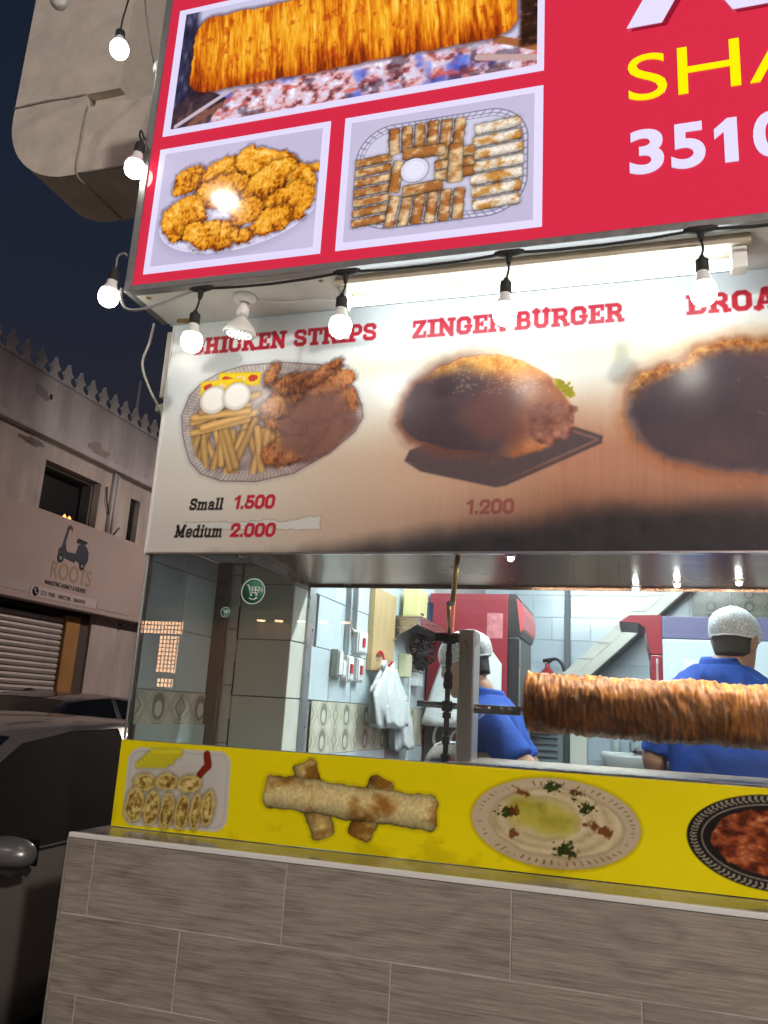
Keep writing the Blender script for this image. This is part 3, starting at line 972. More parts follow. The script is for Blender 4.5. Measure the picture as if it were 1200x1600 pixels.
# sauce sachets
for (h, z, a, bb, rt, sx) in [(-1.355, 2.640, .085, .026, -3, 1), (-1.425, 2.612, .085, .030, 2, 2)]:
    s = w.rbox(h, z, a, bb, .002, rt)
    w.put(w.mask(s), col(240, 210, 24))
    for k in range(3):
        q = w.ell(h - .05 + .052 * k, z + .002, .019, .012, rt) + (w.n(70, seed=40 + k) - .5) * .02
        w.put(w.mask(q) * .9, col(196, 40, 34) if k != 1 else col(240, 214, 190))
    w.put(w.mask(np.abs(s + .003) - .001, .003) * .6, col(200, 160, 10))
# fries
rs = random.Random(5)
fr = []
for k in range(26):
    h0 = rs.uniform(-1.50, -1.20); z0 = rs.uniform(2.42, 2.49); aa = rs.uniform(-1.95, -.95)
    fr.append((h0, z0, h0 + .16 * math.cos(aa), z0 + .16 * math.sin(aa)))
for k in range(5):
    h0 = rs.uniform(-1.53, -1.47); z0 = 2.44 + .02 * k
    fr.append((h0, z0, h0 + .22, z0 + rs.uniform(-.01, .06)))
for k, (h0, z0, h1, z1) in enumerate(fr):
    q = w.seg(h0, z0, h1, z1)
    w.mul(w.mask(q - .0155, .012) * .55 * (sd < -.03), (.5, .4, .36))
    tone = rs.uniform(.86, 1.04)
    w.put(w.mask(q - .0125) * (sd < -.03), np.clip(col(224, 182, 116) * tone * (1.06 - q[..., None] * 16) + (w.n(60, seed=k) - .5)[..., None] * .08, 0, 1))
# chicken strips, scorched from the right
STRIP = [(0, (70, 34, 24)), (.35, (138, 78, 46)), (.6, (190, 122, 70)), (1, (224, 170, 112))]
for k, (h, z, rh, rz, rt) in enumerate([(-1.06, 2.40, .15, .07, 20), (-1.12, 2.47, .15, .06, -20), (-1.02, 2.52, .13, .065, 10), (-1.16, 2.56, .09, .06, 60), (-1.00, 2.60, .10, .045, 15),
                                      (-1.12, 2.61, .10, .04, 8), (-1.04, 2.635, .085, .026, 28), (-.985, 2.668, .03, .013, 35), (-1.225, 2.648, .024, .05, -20), (-1.21, 2.52, .06, .045, 0), (-1.14, 2.36, .10, .05, 8)]):
    fried(cv, h, z, rh, rz, rt, 200 + k * 7, STRIP, .25, .45)
for (h, z) in [(-1.451, 2.568), (-1.359, 2.577)]:
    q = w.ell(h, z - .004, .055, .054)
    w.mul(w.mask(q - .003, .014) * .45, (.6, .56, .56))
    w.put(w.mask(q), np.clip(col(232, 230, 226) - np.clip(q[..., None] + .012, 0, 1) * 10, 0, 1))
    q2 = w.ell(h, z, .044, .042)
    w.put(w.mask(q2), col(248, 248, 246))
# scorch over the tray, with a pale sheen mixed into its colour
sc_m = sstep(.40, .62, 1 - np.hypot((w.H + 1.02) / .30, (w.Z - 2.44) / .27) + (w.n(9, seed=91) - .5) * .55) * w.mask(sd + .004, .02)
w.put(sc_m * .82, ramp(w.n(14, seed=95), [(0, (88, 66, 70)), (1, (134, 98, 92))]))
w.put(w.mask(sd) * sstep(-1.45, -.95, w.H - .5 * (w.Z - 2.45)) * .30, col(150, 104, 92))

# scorched burger on a tray; char colour lightened for a bluish sheen
w = cv.win(-.8, .02, 2.15, 2.75)
tr = w.poly([(-.715, 2.305), (-.70, 2.34), (-.40, 2.45), (-.204, 2.410), (-.085, 2.362), (-.088, 2.340), (-.381, 2.212), (-.412, 2.207), (-.66, 2.268)])
w.put(w.mask(tr, .012), col(92, 78, 82))
w.put(w.mask(np.abs(tr + .014) - .0035, .006) * sstep(-.45, -.2, w.H) * .6, col(176, 124, 104))
w.put(w.mask(np.abs(tr + .002) - .0015, .003) * .5, col(40, 34, 38))
bun = w.poly([(-.735, 2.44), (-.722, 2.52), (-.69, 2.575), (-.61, 2.635), (-.50, 2.664), (-.40, 2.660), (-.31, 2.622), (-.24, 2.560), (-.195, 2.50), (-.17, 2.45), (-.19, 2.40), (-.25, 2.33), (-.36, 2.300), (-.47, 2.325), (-.60, 2.345), (-.70, 2.385)]) + (w.n(26, seed=101) - .5) * .02
bg_ = ramp(w.n(20, seed=103, octv=5), [(0, (128, 70, 40)), (.5, (184, 112, 74)), (1, (216, 160, 116))])
w.put(w.mask(bun, .014), bg_)
top = w.mask(bun, .004) * sstep(2.55, 2.63, w.Z + .08 * (w.n(10, seed=105) - .5))
w.put(top * .9, ramp(w.n(70, seed=107, octv=3), [(0, (176, 96, 30)), (.5, (222, 160, 78)), (1, (240, 204, 130))]))
let = w.ell(-.2, 2.53, .045, .02, -40) + (w.n(60, seed=109) - .5) * .03
w.put(w.mask(let), ramp(w.n(60, seed=110), [(0, (120, 112, 24)), (1, (214, 200, 74))]))
meat_z = w.mask(w.ell(-.24, 2.42, .08, .07, -30) + (w.n(24, seed=112) - .5) * .05, .01)
w.put(meat_z * .9, ramp(w.n(40, seed=113, octv=4) * 1.3 - .15, [(0, (74, 44, 40)), (.5, (150, 96, 82)), (1, (204, 160, 140))]))
bs = np.hypot((w.H + .58) / .26, (w.Z - 2.43) / .21) + (w.n(8, seed=115) - .5) * .35
w.put(sstep(1.12, .72, bs) * w.mask(bun - .01, .03) * .97, ramp(w.n(7, seed=117), [(0, (60, 52, 60)), (1, (92, 74, 80))]))
bs2 = np.hypot((w.H + .36) / .20, (w.Z - 2.46) / .12) + (w.n(8, seed=118) - .5) * .4
w.put(sstep(1.1, .6, bs2) * w.mask(bun) * .6, col(120, 78, 70))
halo = np.clip(1 - np.abs(bun) / .05, 0, 1) * sstep(-.3, -.6, w.H) * (bun > 0)
w.put(halo * .75, col(128, 76, 60))

for k in range(150):
    h, z = rs.uniform(-.56, -.24), rs.uniform(2.52, 2.66)
    q = w.win(h - .01, h + .01, z - .01, z + .01)
    if q.H.size:
        q.put(q.mask(q.ell(h, z, .0042, .0026, rs.uniform(-40, 40)), .003) * .22 * q.mask(bun[np.searchsorted(w.zs, z - .01):np.searchsorted(w.zs, z + .01), np.searchsorted(w.hs, h - .01):np.searchsorted(w.hs, h + .01)] + .006), col(246, 224, 170))
# scorched roast, a bluish sheen painted into the char
w = cv.win(-.1, .8, 2.12, 2.75)
ro = w.poly([(-.012, 2.42), (-.005, 2.50), (.03, 2.555), (.10, 2.585), (.165, 2.60), (.20, 2.635), (.29, 2.652), (.396, 2.650), (.52, 2.63), (.6, 2.55), (.62, 2.45), (.58, 2.32), (.5, 2.25), (.374, 2.225), (.22, 2.236), (.10, 2.278), (.02, 2.34)]) + (w.n(22, seed=131) - .5) * .03
w.put(w.mask(ro, .045), ramp(w.n(7, seed=133), [(0, (62, 56, 66)), (1, (98, 78, 84))]))
crust = w.mask(ro, .02) * sstep(.065, .0, -ro) * sstep(2.44, 2.56, w.Z)
w.put(crust * .95, ramp(w.n(80, seed=135, octv=4) * 1.4 - .2, [(0, (110, 52, 16)), (.5, (196, 116, 48)), (1, (238, 190, 110))]))
halo = np.clip(1 - ro / .06, 0, 1) * (ro > 0)
w.put(halo * .55, col(176, 104, 62))

# prices and titles
RED = (190, 36, 58)
slab(cv, 'CHICKEN STRIPS', -1.566, 2.750, .066, .728, RED)
slab(cv, 'ZINGER BURGER', -.712, 2.743, .066, .700, RED)
slab(cv, 'BROA', .171, 2.746, .067, .262, RED)
# torn strip that shows the bare panel
w = cv.win(-1.53, -.97, 2.04, 2.14)
tz = 2.096 + .010 * (w.n(16, 1, seed=141) - .5) * 2
half = .012 + .010 * sstep(-1.15, -1.02, w.H) + .010 * (w.n(45, seed=143) - .5)
torn = np.maximum(np.abs(w.Z - tz) - half, np.maximum(-1.505 - w.H, w.H + .998 + .01 * (w.n(60, seed=3) - .5)))
w.mul(w.mask(torn - .003, .005) * .35, (.5, .42, .36))
w.put(w.mask(torn), col(214, 214, 210))
slab(cv, 'Small', -1.500, 2.151, .043, .133, (28, 24, 26), .12)
slab(cv, '1.500', -1.322, 2.152, .049, .152, RED, .1)
slab(cv, 'Medium', -1.546, 2.053, .044, .188, (28, 24, 26), .12)
slab(cv, '2.000', -1.330, 2.053, .048, .172, RED, .1)
slab(cv, '1.200', -.500, 2.120, .048, .148, (130, 54, 60), .05, .6)
# soot along the lower edge, thickening to the right, and runs of grease
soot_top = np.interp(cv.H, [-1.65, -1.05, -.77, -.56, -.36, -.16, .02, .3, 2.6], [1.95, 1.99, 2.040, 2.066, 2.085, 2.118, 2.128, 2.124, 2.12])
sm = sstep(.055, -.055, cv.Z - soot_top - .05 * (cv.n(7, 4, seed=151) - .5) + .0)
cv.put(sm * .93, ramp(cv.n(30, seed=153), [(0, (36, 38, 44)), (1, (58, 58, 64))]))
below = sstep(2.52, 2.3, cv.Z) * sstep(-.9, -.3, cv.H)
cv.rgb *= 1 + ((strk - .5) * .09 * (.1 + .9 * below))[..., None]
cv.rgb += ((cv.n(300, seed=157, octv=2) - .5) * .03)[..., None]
for k in range(46):
    h, z = rs.uniform(-1.6, .5), rs.uniform(2.03, 2.84)
    w = cv.win(h - .03, h + .03, z - .03, z + .03)
    q = w.seg(h, z, h + rs.uniform(-.02, .02), z + rs.uniform(-.012, .012))
    w.put(w.mask(q - .0006, .0025) * .4, col(*rs.choice([(120, 100, 90), (235, 230, 225)])))
menu = thing('menu_board', 'heat scorched printed menu board with chicken strips and burgers above the window', 'menu board', (0, 0, 2.0))
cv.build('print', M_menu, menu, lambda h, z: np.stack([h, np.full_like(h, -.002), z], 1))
b = MB(); b.box(-1.65, 2.6, -.0012, .018, 2.0, 2.8795)
b.build('panel', M_whitep, menu)
b = MB(); b.box(-1.652, 2.6, -.0055, .0145, 1.993, 1.9995)
b.build('bottom_edge', M_alu, menu)
b = MB(); b.box(-1.657, -1.6505, -.006, .0145, 1.993, 2.878)
b.build('side_edge', M_whitep, menu)

# ------------------------------------------------------------------ light-box sign
SY = -.26
sign = thing('shop_sign', 'large red backlit sign with food photos, yellow and white lettering', 'sign', (.5, -.13, 2.88))
def lit(name, c, s):
    return mat(name, tuple(x * .45 for x in c), .06, spec=.3, emit=c, estr=s)
M_red = lit('sign_red', lin(204, 42, 68), .70)
M_signwhite = lit('sign_white', lin(218, 214, 246), .70)
M_signyellow = lit('sign_yellow', lin(246, 226, 0), .74)
M_signshadow = lit('sign_shadow', lin(140, 22, 46), .66)
b = MB(); b.box(-1.672, 2.6, SY + .0, -.02, 2.905, 4.36)
b.build('face', M_red, sign)
M_frame = mat('sign_frame_alu', (.30, .30, .30), .5, .7, rvar=.12, vscale=25, var=.15)
b = MB(); b.box(-1.70, -1.6725, SY - .006, -.012, 2.881, 4.39, .003)
b.build('frame_side', M_frame, sign)
b = MB(); b.box(-1.672, 2.6, SY - .006, SY + .03, 2.881, 2.9045, .003)
b.build('frame_bottom', M_frame, sign)
b = MB(); b.box(-1.672, 2.6, SY - .006, -.012, 4.3605, 4.39, .003)
b.build('frame_top', M_frame, sign)
M_soffit = mat('soffit_panel', (.66, .66, .63), .5, var=.12, vscale=5, bump=.08)
b = MB(); b.box(-1.672, 2.6, SY + .031, .01, 2.8815, 2.9035)
b.build('soffit', M_soffit, sign)
M_rust = mat('rust_stain', (.32, .2, .08), .8, var=.4, vscale=40)
for (x, y, rx, ry) in [(-1.60, -.03, .035, .018), (-1.665 + .03, -.21, .012, .01), (.06, -.19, .022, .006), (-.3, -.1, .012, .006), (-.98, -.2, .01, .008)]:
    q = MB()
    pts = [(x + rx * math.cos(a) * random.uniform(.7, 1.2), y + ry * math.sin(a) * random.uniform(.7, 1.2)) for a in np.linspace(0, 6.28, 14)[:-1]]
    q.prism(pts, 'z', 2.8795, 2.8812)
    q.build('stain', M_rust, sign)
M_photo = print_mat('sign_photo', .06, .3, backlit=.70, diffuse=.4)
def frame_white(x0, x1, z0, z1):
    q = MB(); q.box(x0, x1, SY - .0035, SY - .0008, z0, z1)
    q.build('photo_border', M_signwhite, sign)
def photo(cv):
    return cv.build('photo', M_photo, sign, lambda h, z: np.stack([h, np.full_like(h, SY - .0055), z], 1))
# photo 1: meat roll over coals
frame_white(-1.632, -.246, 3.508, 4.07)
cv = Canvas(np.arange(-1.6, -.2655, .003), np.arange(3.531, 4.045, .003), (196, 196, 226))
cv.put(sstep(.4, .8, cv.n(4, seed=1)) * .4, col(214, 216, 236))
coal = cv.Z - (3.665 + .02 * np.sin(cv.H * 5)) + (cv.n(16, seed=5) - .5) * .05
cmask = sstep(.02, -.02, coal)
cc = ramp(cv.n(34, 40, seed=6, octv=5) * 1.7 - .35, [(0, (70, 46, 60)), (.25, (170, 100, 104)), (.45, (224, 184, 190)), (.7, (214, 204, 232)), (1, (250, 246, 255))])
cv.put(cmask, cc)
cv.put(cmask * sstep(.56, .72, cv.n(7, seed=9)) * .8, col(70, 96, 206))
cv.put(cmask * sstep(.58, .74, cv.n(20, 34, seed=12)) * .7, col(206, 84, 72))
cv.put(cmask * sstep(.60, .70, cv.n(15, seed=15)) * .55, col(58, 40, 56))
left = sstep(-1.50, -1.535, cv.H + .1 * (cv.Z - 3.8))
cv.put(left, ramp(cv.n(50, 20, seed=17, octv=3), [(0, (20, 20, 40)), (.6, (60, 58, 86)), (1, (150, 148, 176))]))
tri = cv.poly([(-1.6, 3.53), (-1.45, 3.53), (-1.38, 3.625), (-1.5, 3.7), (-1.6, 3.62)])
cv.put(cv.mask(tri), ramp(cv.n(24, seed=18), [(0, (22, 18, 34)), (.55, (70, 52, 60)), (1, (176, 120, 104))]))
for (h0, z0, h1, z1, c, r) in [(-1.58, 3.54, -1.36, 3.66, (196, 180, 196), .008), (-1.52, 3.535, -1.40, 3.60, (128, 84, 70), .010), (-.46, 3.6, -.27, 3.56, (190, 160, 160), .012), (-.40, 3.66, -.27, 3.60, (160, 100, 60), .014)]:
    cv.put(cv.mask(cv.seg(h0, z0, h1, z1) - r), col(*c))
rt = sstep(-.335, -.315, cv.H)
cv.put(rt * sstep(3.60, 3.62, cv.Z), ramp(cv.n(30, 60, seed=19), [(0, (16, 12, 16)), (.6, (60, 34, 22)), (1, (170, 150, 170))]))
body = cv.rbox(-.94, 3.835, .605, .168, .075, 0.0) + (cv.n(26, seed=21) - .5) * .018
lean = cv.H + .09 * (cv.Z - 3.83)
stra = fbm(lean * 75, cv.Z * 7 + lean * 3, 23, 4)
fine = fbm(lean * 190, cv.Z * 22, 27, 3)
v = (cv.Z - 3.835) / .168
form = .52 - .30 * v * v + .12 * v
tone = form + (stra - .5) * .95 + (fine - .5) * .5
cv.put(cv.mask(body - .01, .02) * .6, col(60, 24, 20))
cv.put(cv.mask(body), ramp(np.clip(tone, 0, 1), [(0, (120, 44, 8)), (.22, (186, 84, 12)), (.45, (226, 140, 26)), (.65, (242, 178, 44)), (1, (255, 226, 130))]))
red = sstep(.60, .74, fbm(lean * 42, cv.Z * 30, 29, 4))
cv.put(cv.mask(body + .01) * red * .55, col(176, 56, 14))
photo(cv)
# photo 2: fried chicken plate
frame_white(-1.632, -.965, 2.944, 3.451)
cv = Canvas(np.arange(-1.606, -.9905, .0025), np.arange(2.969, 3.427, .0025), (192, 186, 216))
cv.rgb += ((cv.n(3, seed=3) - .5) * .05)[..., None]
pl = cv.ell(-1.285, 3.145, .305, .150, 6)
cv.mul(cv.mask(pl - .012, .04) * .35, (.7, .7, .76))
cv.put(cv.mask(pl), col(224, 222, 246))
cv.put(cv.mask(np.abs(pl + .008) - .004, .008) * .4, col(180, 176, 206))
for k, (h, z, rh, rz, rt_) in enumerate([(-1.34, 3.25, .12, .08, 0), (-1.49, 3.30, .075, .05, 25), (-1.365, 3.32, .085, .045, 15), (-1.19, 3.315, .13, .065, -25), (-1.03, 3.27, .045, .022, 8), (-1.08, 3.22, .08, .075, -60),
                                     (-1.36, 3.235, .10, .07, 10), (-1.18, 3.245, .115, .06, 42), (-1.11, 3.14, .12, .075, 30), (-1.245, 3.14, .06, .06, 0), (-1.50, 3.145, .095, .085, 20), (-1.375, 3.065, .12, .06, -8), (-1.255, 3.045, .045, .030, -10), (-1.15, 3.09, .08, .05, 25)]):
    fried(cv, h, z, rh, rz, rt_, 300 + 11 * k)
photo(cv)
# photo 3: platter of rolls
frame_white(-.912, -.247, 2.946, 3.451)
cv = Canvas(np.arange(-.886, -.2725, .0025), np.arange(2.971, 3.427, .0025), (192, 186, 216))
cv.rgb += ((cv.n(3, seed=4) - .5) * .05)[..., None]
tp = cv.rbox(-.577, 3.198, .288, .198, .13, 0)
cv.put(cv.mask(tp), col(204, 202, 226))
for off, wd in ((-.004, .0022), (-.018, .0014), (-.03, .001)):
    cv.put(cv.mask(np.abs(tp - off) - wd, .003) * .75, col(86, 82, 112))
an = np.arctan2(cv.Z - 3.198, cv.H + .577)
cv.put(cv.mask(np.abs(tp + .016) - .012, .004) * (np.sin(an * 70) > .7) * .5, col(110, 106, 136))
k = 0
LT, DK = (224, 194, 152), (160, 94, 40)
for i in range(7):
    wrap(cv, -.862, 3.035 + .0375 * i, -.735, 3.044 + .0375 * i, .0165, 400 + k, LT, DK, .38); k += 1
for i in range(7):
    wrap(cv, -.475 + .004 * abs(3 - i), 3.045 + .046 * i, -.315 + .004 * (3 - abs(3 - i)), 3.055 + .046 * i, .0215, 400 + k, (236, 226, 212), (190, 126, 44), .25); k += 1
for i in range(6):
    wrap(cv, -.735 + .045 * i, 3.385 - .003 * abs(3 - i), -.728 + .042 * i, 3.275, .0195, 400 + k, LT, DK, .38); k += 1
for i in range(6):
    wrap(cv, -.715 + .042 * i, 3.12, -.735 + .045 * i, 3.005, .0195, 400 + k, LT, DK, .35); k += 1
for (a, z0, c, z1, r) in [(-.59, 3.21, -.46, 3.21, .02), (-.59, 3.17, -.46, 3.175, .02), (-.58, 3.248, -.46, 3.250, .02), (-.71, 3.25, -.725, 3.13, .021), (-.70, 3.272, -.555, 3.268, .024), (-.695, 3.13, -.56, 3.138, .022), (-.522, 3.285, -.522, 3.14, .026)]:
    wrap(cv, a, z0, c, z1, r, 400 + k, LT, DK, .4); k += 1
q = cv.ell(-.657, 3.207, .045, .043)
cv.mul(cv.mask(q - .004, .014) * .6, (.5, .45, .45))
cv.put(cv.mask(q), col(226, 226, 248))
cv.put(cv.mask(np.abs(q + .007) - .0016, .004) * .6, col(176, 176, 206))
photo(cv)
# lettering
fit_letter('letter_shadow', 'A', M_signshadow, sign, .022, .432, 3.596, 3.92, SY - .0022, .016, .003)
fit_letter('letter', 'A', M_signwhite, sign, .008, .418, 3.605, 3.93, SY - .0062, .016, .003)
for ch, xa, xb in (('S', .009, .121), ('H', .152, .325), ('A', .349, .54)):
    fit_letter('letter', ch, M_signyellow, sign, xa, xb, 3.336, 3.500, SY - .0035, -.0005)
for ch, xa, xb in (('3', .009, .106), ('5', .126, .220), ('0', .348, .452)):
    fit_letter('digit', ch, M_signwhite, sign, xa, xb, 3.080, 3.232, SY - .0035, .004)
b = MB(); b.prism([(.271, 3.082), (.307, 3.082), (.307, 3.228), (.281, 3.228), (.245, 3.196), (.245, 3.164), (.271, 3.186)], 'y', SY - .0055, SY - .0015)
b.build('digit', M_signwhite, sign)

# ------------------------------------------------------------------ tube light under the sign
tl = thing('tube_light', 'long lit white fluorescent tube under the red sign', 'tube light', (-.3, -.1, 2.80))
b = MB(); b.box(-.925, .335, -.215, -.12, 2.852, 2.8805, .004)
b.build('batten', mat('aged_batten', (.5, .44, .34), .5, var=.15, vscale=20), tl)
b = MB(); b.tube([(-.885, -.178, 2.805), (.282, -.178, 2.805)], .0165, 16)
b.build('tube', emat('tube_glow', (.86, .96, 1.0), 9.5), tl)
for x0, x1 in ((-.915, -.8855), (.2825, .325)):
    b = MB(); b.box(x0, x1, -.2, -.15, 2.782, 2.8515, .006)
    b.build('end_cap', M_whitep, tl)
b = MB(); b.tube(smooth_path([(-1.25, -.13, 2.874), (-1.15, -.11, 2.868), (-1.04, -.1, 2.874), (-.95, -.08, 2.87)], 6), .0035, 6)
b.build('flex', M_whitep, tl)

# ------------------------------------------------------------------ reflector lamp
pl_ = thing('reflector_lamp', 'white reflector lamp with dotted LED face under the sign corner', 'lamp', (-1.285, -.15, 2.70))
b = MB(); b.lathe([(0, 0), (.04, 0), (.042, -.008), (.036, -.018), (.02, -.024), (.016, -.024)], (-1.285, -.15, 2.881))
b.build('ceiling_base', M_whitep, pl_)
ax = Vector((-.12, .1, -1)).normalized()
o0 = Vector((-1.285, -.15, 2.857))
b = MB(); b.lathe([(.014, 0), (.016, .015), (.021, .018), (.021, .045), (.017, .05)], o0, ax)
b.build('holder', M_whitep, pl_)
b = MB(); b.lathe([(.016, .0505), (.02, .058), (.032, .07), (.05, .088), (.058, .104), (.059, .112), (.054, .116)], o0, ax)
b.build('reflector', mat('lamp_white', (.7, .7, .68), .3), pl_)
b = MB(); b.lathe([(.0538, .114), (.001, .1145)], o0, ax)
b.build('lens', mat('lamp_lens', (.5, .52, .52), .15), pl_)
b = MB()
u = ax.orthogonal().normalized(); w_ = ax.cross(u)
for rr_, nn_ in ((.012, 6), (.026, 12), (.041, 20)):
    for k in range(nn_):
        a = 2 * math.pi * k / nn_
        c = o0 + ax * .1165 + (u * math.cos(a) + w_ * math.sin(a)) * rr_
        b.ball(c, .0032, 6)
b.build('led_cluster', emat('led_dots', (.9, 1, .97), 3.0), pl_)

# ------------------------------------------------------------------ festoon lights
M_bulb = emat('bulb_glow', (1.0, .97, .84), 20)
M_bulb_off = mat('bulb_opal', (.75, .75, .72), .25)
fest = thing('festoon_cable', 'black festoon cable clipped along the lower edge of the red sign', 'cable', (-.4, -.285, 2.84))
TS = [(-1.382, 2.845), (-.861, 2.848), (-.342, 2.851), (.196, 2.858), (.76, 2.86)]
pts = []
for (xa, za), (xb, zb) in zip(TS, TS[1:]):
    for t in (0, .25, .5, .75):
        pts.append((xa + (xb - xa) * t, -.274, za + (zb - za) * t + .010 - .012 * 4 * t * (1 - t)))
b = MB(); b.tube(pts, .0048, 8)
b.build('main_cable', M_rubber, fest)
b = MB(); b.tube(smooth_path([(-1.383, -.274, 2.856), (-1.44, -.276, 2.842), (-1.53, -.275, 2.815), (-1.62, -.272, 2.802), (-1.675, -.27, 2.812), (-1.70, -.272, 2.85), (-1.704, -.276, 2.89)], 6), .0046, 8)
b.build('cable_end', mat('grey_cable', (.3, .3, .29), .5), fest)
for x, z in TS:
    b = MB()
    b.tube([(x - .045, -.274, z + .0105), (x - .03, -.276, z + .010), (x, -.277, z + .006), (x + .03, -.276, z + .010), (x + .045, -.274, z + .0105)], [.006, .010, .013, .010, .006], 8)
    b.tube([(x, -.277, z + .004), (x, -.279, z - .018), (x, -.28, z - .032)], [.011, .009, .006], 8)
    b.build('tee_joint', M_rubber, fest)

bulb_prof = [(.0135, .0), (.0155, -.012), (.021, -.024), (.0285, -.040), (.0312, -.055), (.029, -.068), (.0215, -.080), (.011, -.0865), (.001, -.088)]
def bulb_parts(dark=True):
    q = MB(); q.lathe([(.001, .05), (.006, .05), (.009, .042), (.017, .036), (.0185, .03), (.0185, .002), (.0165, 0), (.001, 0)], (0, 0, 0), n=16)
    s = q.mesh('socket', M_rubber)
    q = MB(); q.lathe([(.0165, -.0005), (.0185, -.014), (.0235, -.025), (.0285, -.036)], (0, 0, 0), n=20)
    c = q.mesh('collar', M_whitep)
    q = MB(); q.lathe([(.0300, -.0362), (.0345, -.048), (.0358, -.060), (.0335, -.075), (.0265, -.088), (.0145, -.0955), (.0005, -.0975)], (0, 0, 0), n=24)
    g1 = q.mesh('globe', M_bulb)
    g2 = q.mesh('globe', M_bulb_off)
    return s, c, g1, g2
BS, BC, BG, BGO = bulb_parts()
def bulb(label, top, sock, cord_pts, on=True, tilt=(0, 0), group='festoon bulbs', cordmat=None):
    t = thing('festoon_bulb', label, 'light bulb', sock, group)
    e = Euler((math.radians(tilt[0]), math.radians(tilt[1]), 0))
    for nm, me in (('socket', BS), ('collar', BC), ('globe', BG if on else BGO)):
        o = share(nm, me, t, sock)
        o.rotation_euler = e
    endp = Vector(sock) + e.to_matrix() @ Vector((0, 0, .048))
    q = MB(); q.tube(smooth_path(cord_pts + [tuple(endp)], 5), .0036, 7)
    q.build('cord', cordmat or M_rubber, t)
    return t
bl = [(-1.389, 2.718, (4, 3), 'lit bulb leftmost on the sign edge, in front of the title CHICKEN'),
      (-.866, 2.724, (3, 0), 'lit bulb hanging in front of the word STRIPS'),
      (-.349, 2.720, (4, 2), 'lit bulb hanging over the title ZINGER BURGER'),
      (.196, 2.728, (3, -1), 'lit bulb rightmost under the sign, over the cut off title')]
for (x, z, tl_, lb), (tx, tz_) in zip(bl, TS):
    bulb(lb, None, (x, -.285, z), [(tx, -.28, tz_ - .028), ((x + tx) / 2 + .004, -.285, (z + .05 + tz_ - .03) / 2)], True, tl_)
M_gcable = mat('weathered_cable', (.25, .25, .24), .6)
bulb('lit bulb beside the lower left corner of the red sign', None, (-1.745, -.275, 2.925), [(-1.702, -.272, 3.02), (-1.715, -.274, 3.03), (-1.738, -.275, 3.02)], True, (3, 9), cordmat=M_gcable)
bulb('lit bulb halfway up the left edge of the red sign, by the duct', None, (-1.705, -.29, 3.43), [(-1.70, -.275, 3.50), (-1.71, -.285, 3.53), (-1.712, -.29, 3.51)], True, (4, 10))
bulb('lit bulb high up in front of the duct, left of the sign', None, (-1.885, -.27, 3.995), [(-1.74, -.15, 4.42), (-1.86, -.25, 4.25), (-1.882, -.27, 4.12)], True, (-6, -10))
bulb('unlit white bulb in the dark gap between duct and sign', None, (-1.715, -.20, 3.83), [(-1.705, -.15, 3.98), (-1.712, -.18, 3.93)], False, (10, 165), cordmat=M_gcable)
bulb('unlit white bulb at the top left corner of the photo', None, (-2.225, -.285, 4.305), [(-1.9, -.2, 4.7), (-2.2, -.28, 4.6), (-2.232, -.285, 4.46)], False, (4, -16), cordmat=M_gcable)
cab = MB()
cab.tube(smooth_path([(-1.71, -.05, 2.87), (-1.735, -.03, 2.80), (-1.76, -.02, 2.72), (-1.72, -.01, 2.62), (-1.665, .0, 2.53), (-1.66, .01, 2.48)], 8), .005, 7)
tag(cab.build('loose_cable', mat('grey_loose_cable', (.35, .34, .31), .6)), 'loose grey cable hanging beside the left edge of the menu board', 'cable')

# ------------------------------------------------------------------ glazing
win = thing('front_window', 'clear glass front window over the yellow banner, with street reflections', 'window', (0, .006, 1.3605))
b = MB(); b.box(-1.644, 2.6, .003, .009, 1.3635, 1.9925)
b.build('pane', M_glass, win)
b = MB(); b.tube([(-1.643, .0, 1.364), (-1.643, .0, 1.992)], .004, 8)
b.build('corner_seal', mat('seal_grey', (.3, .33, .33), .4), win)
M_frost = mat('frosted_white', (.55, .64, .62), .5)
# cart stickers on the glass
M_green = mat('sticker_green', (.03, .16, .09), .4)
M_stw = mat('sticker_white', (.62, .72, .68), .4)
def sticker(label, x, y, z, r):
    t = thing('cart_sticker', label, 'sticker', (x, y, z))
    b = MB(); b.lathe([(.0001, 0), (r, 0), (r, .0008), (.0001, .0008)], (x, y, z), (0, -1, 0), 32)
    b.build('disc', M_green, t)
    b = MB(); b.lathe([(r * .93, .001), (r * 1.03, .001), (r * 1.03, .0016), (r * .93, .0016), (r * .93, .001)], (x, y, z), (0, -1, 0), 32)
    b.build('ring', M_stw, t)
    b = MB()
    yy = y - .0016
    def ln(*p):
        b.tube([(x + a * r, yy, z + c * r) for a, c in p], r * .055, 6)
    ln((-.6, .5), (-.42, .5), (-.22, -.12), (.42, -.12))
    ln((-.36, .32), (.55, .32), (.42, -.12))
    ln((-.1, .32), (-.05, -.12)); ln((.2, .32), (.18, -.12)); ln((-.3, .1), (.48, .1))
    b.ball((x - .15 * r, yy, z - .28 * r), r * .1, 8, (1, .3, 1))
    b.ball((x + .32 * r, yy, z - .28 * r), r * .1, 8, (1, .3, 1))
    ln((-.3, -.5), (-.1, -.62), (.15, -.62), (.38, -.48))
    b.build('cart_emblem', M_stw, t)
sticker('large round green shopping cart sticker on the window glass', -1.221, .0018, 1.866, .043)
sticker('small round green shopping cart sticker left of the larger one', -1.316, .0018, 1.795, .017)

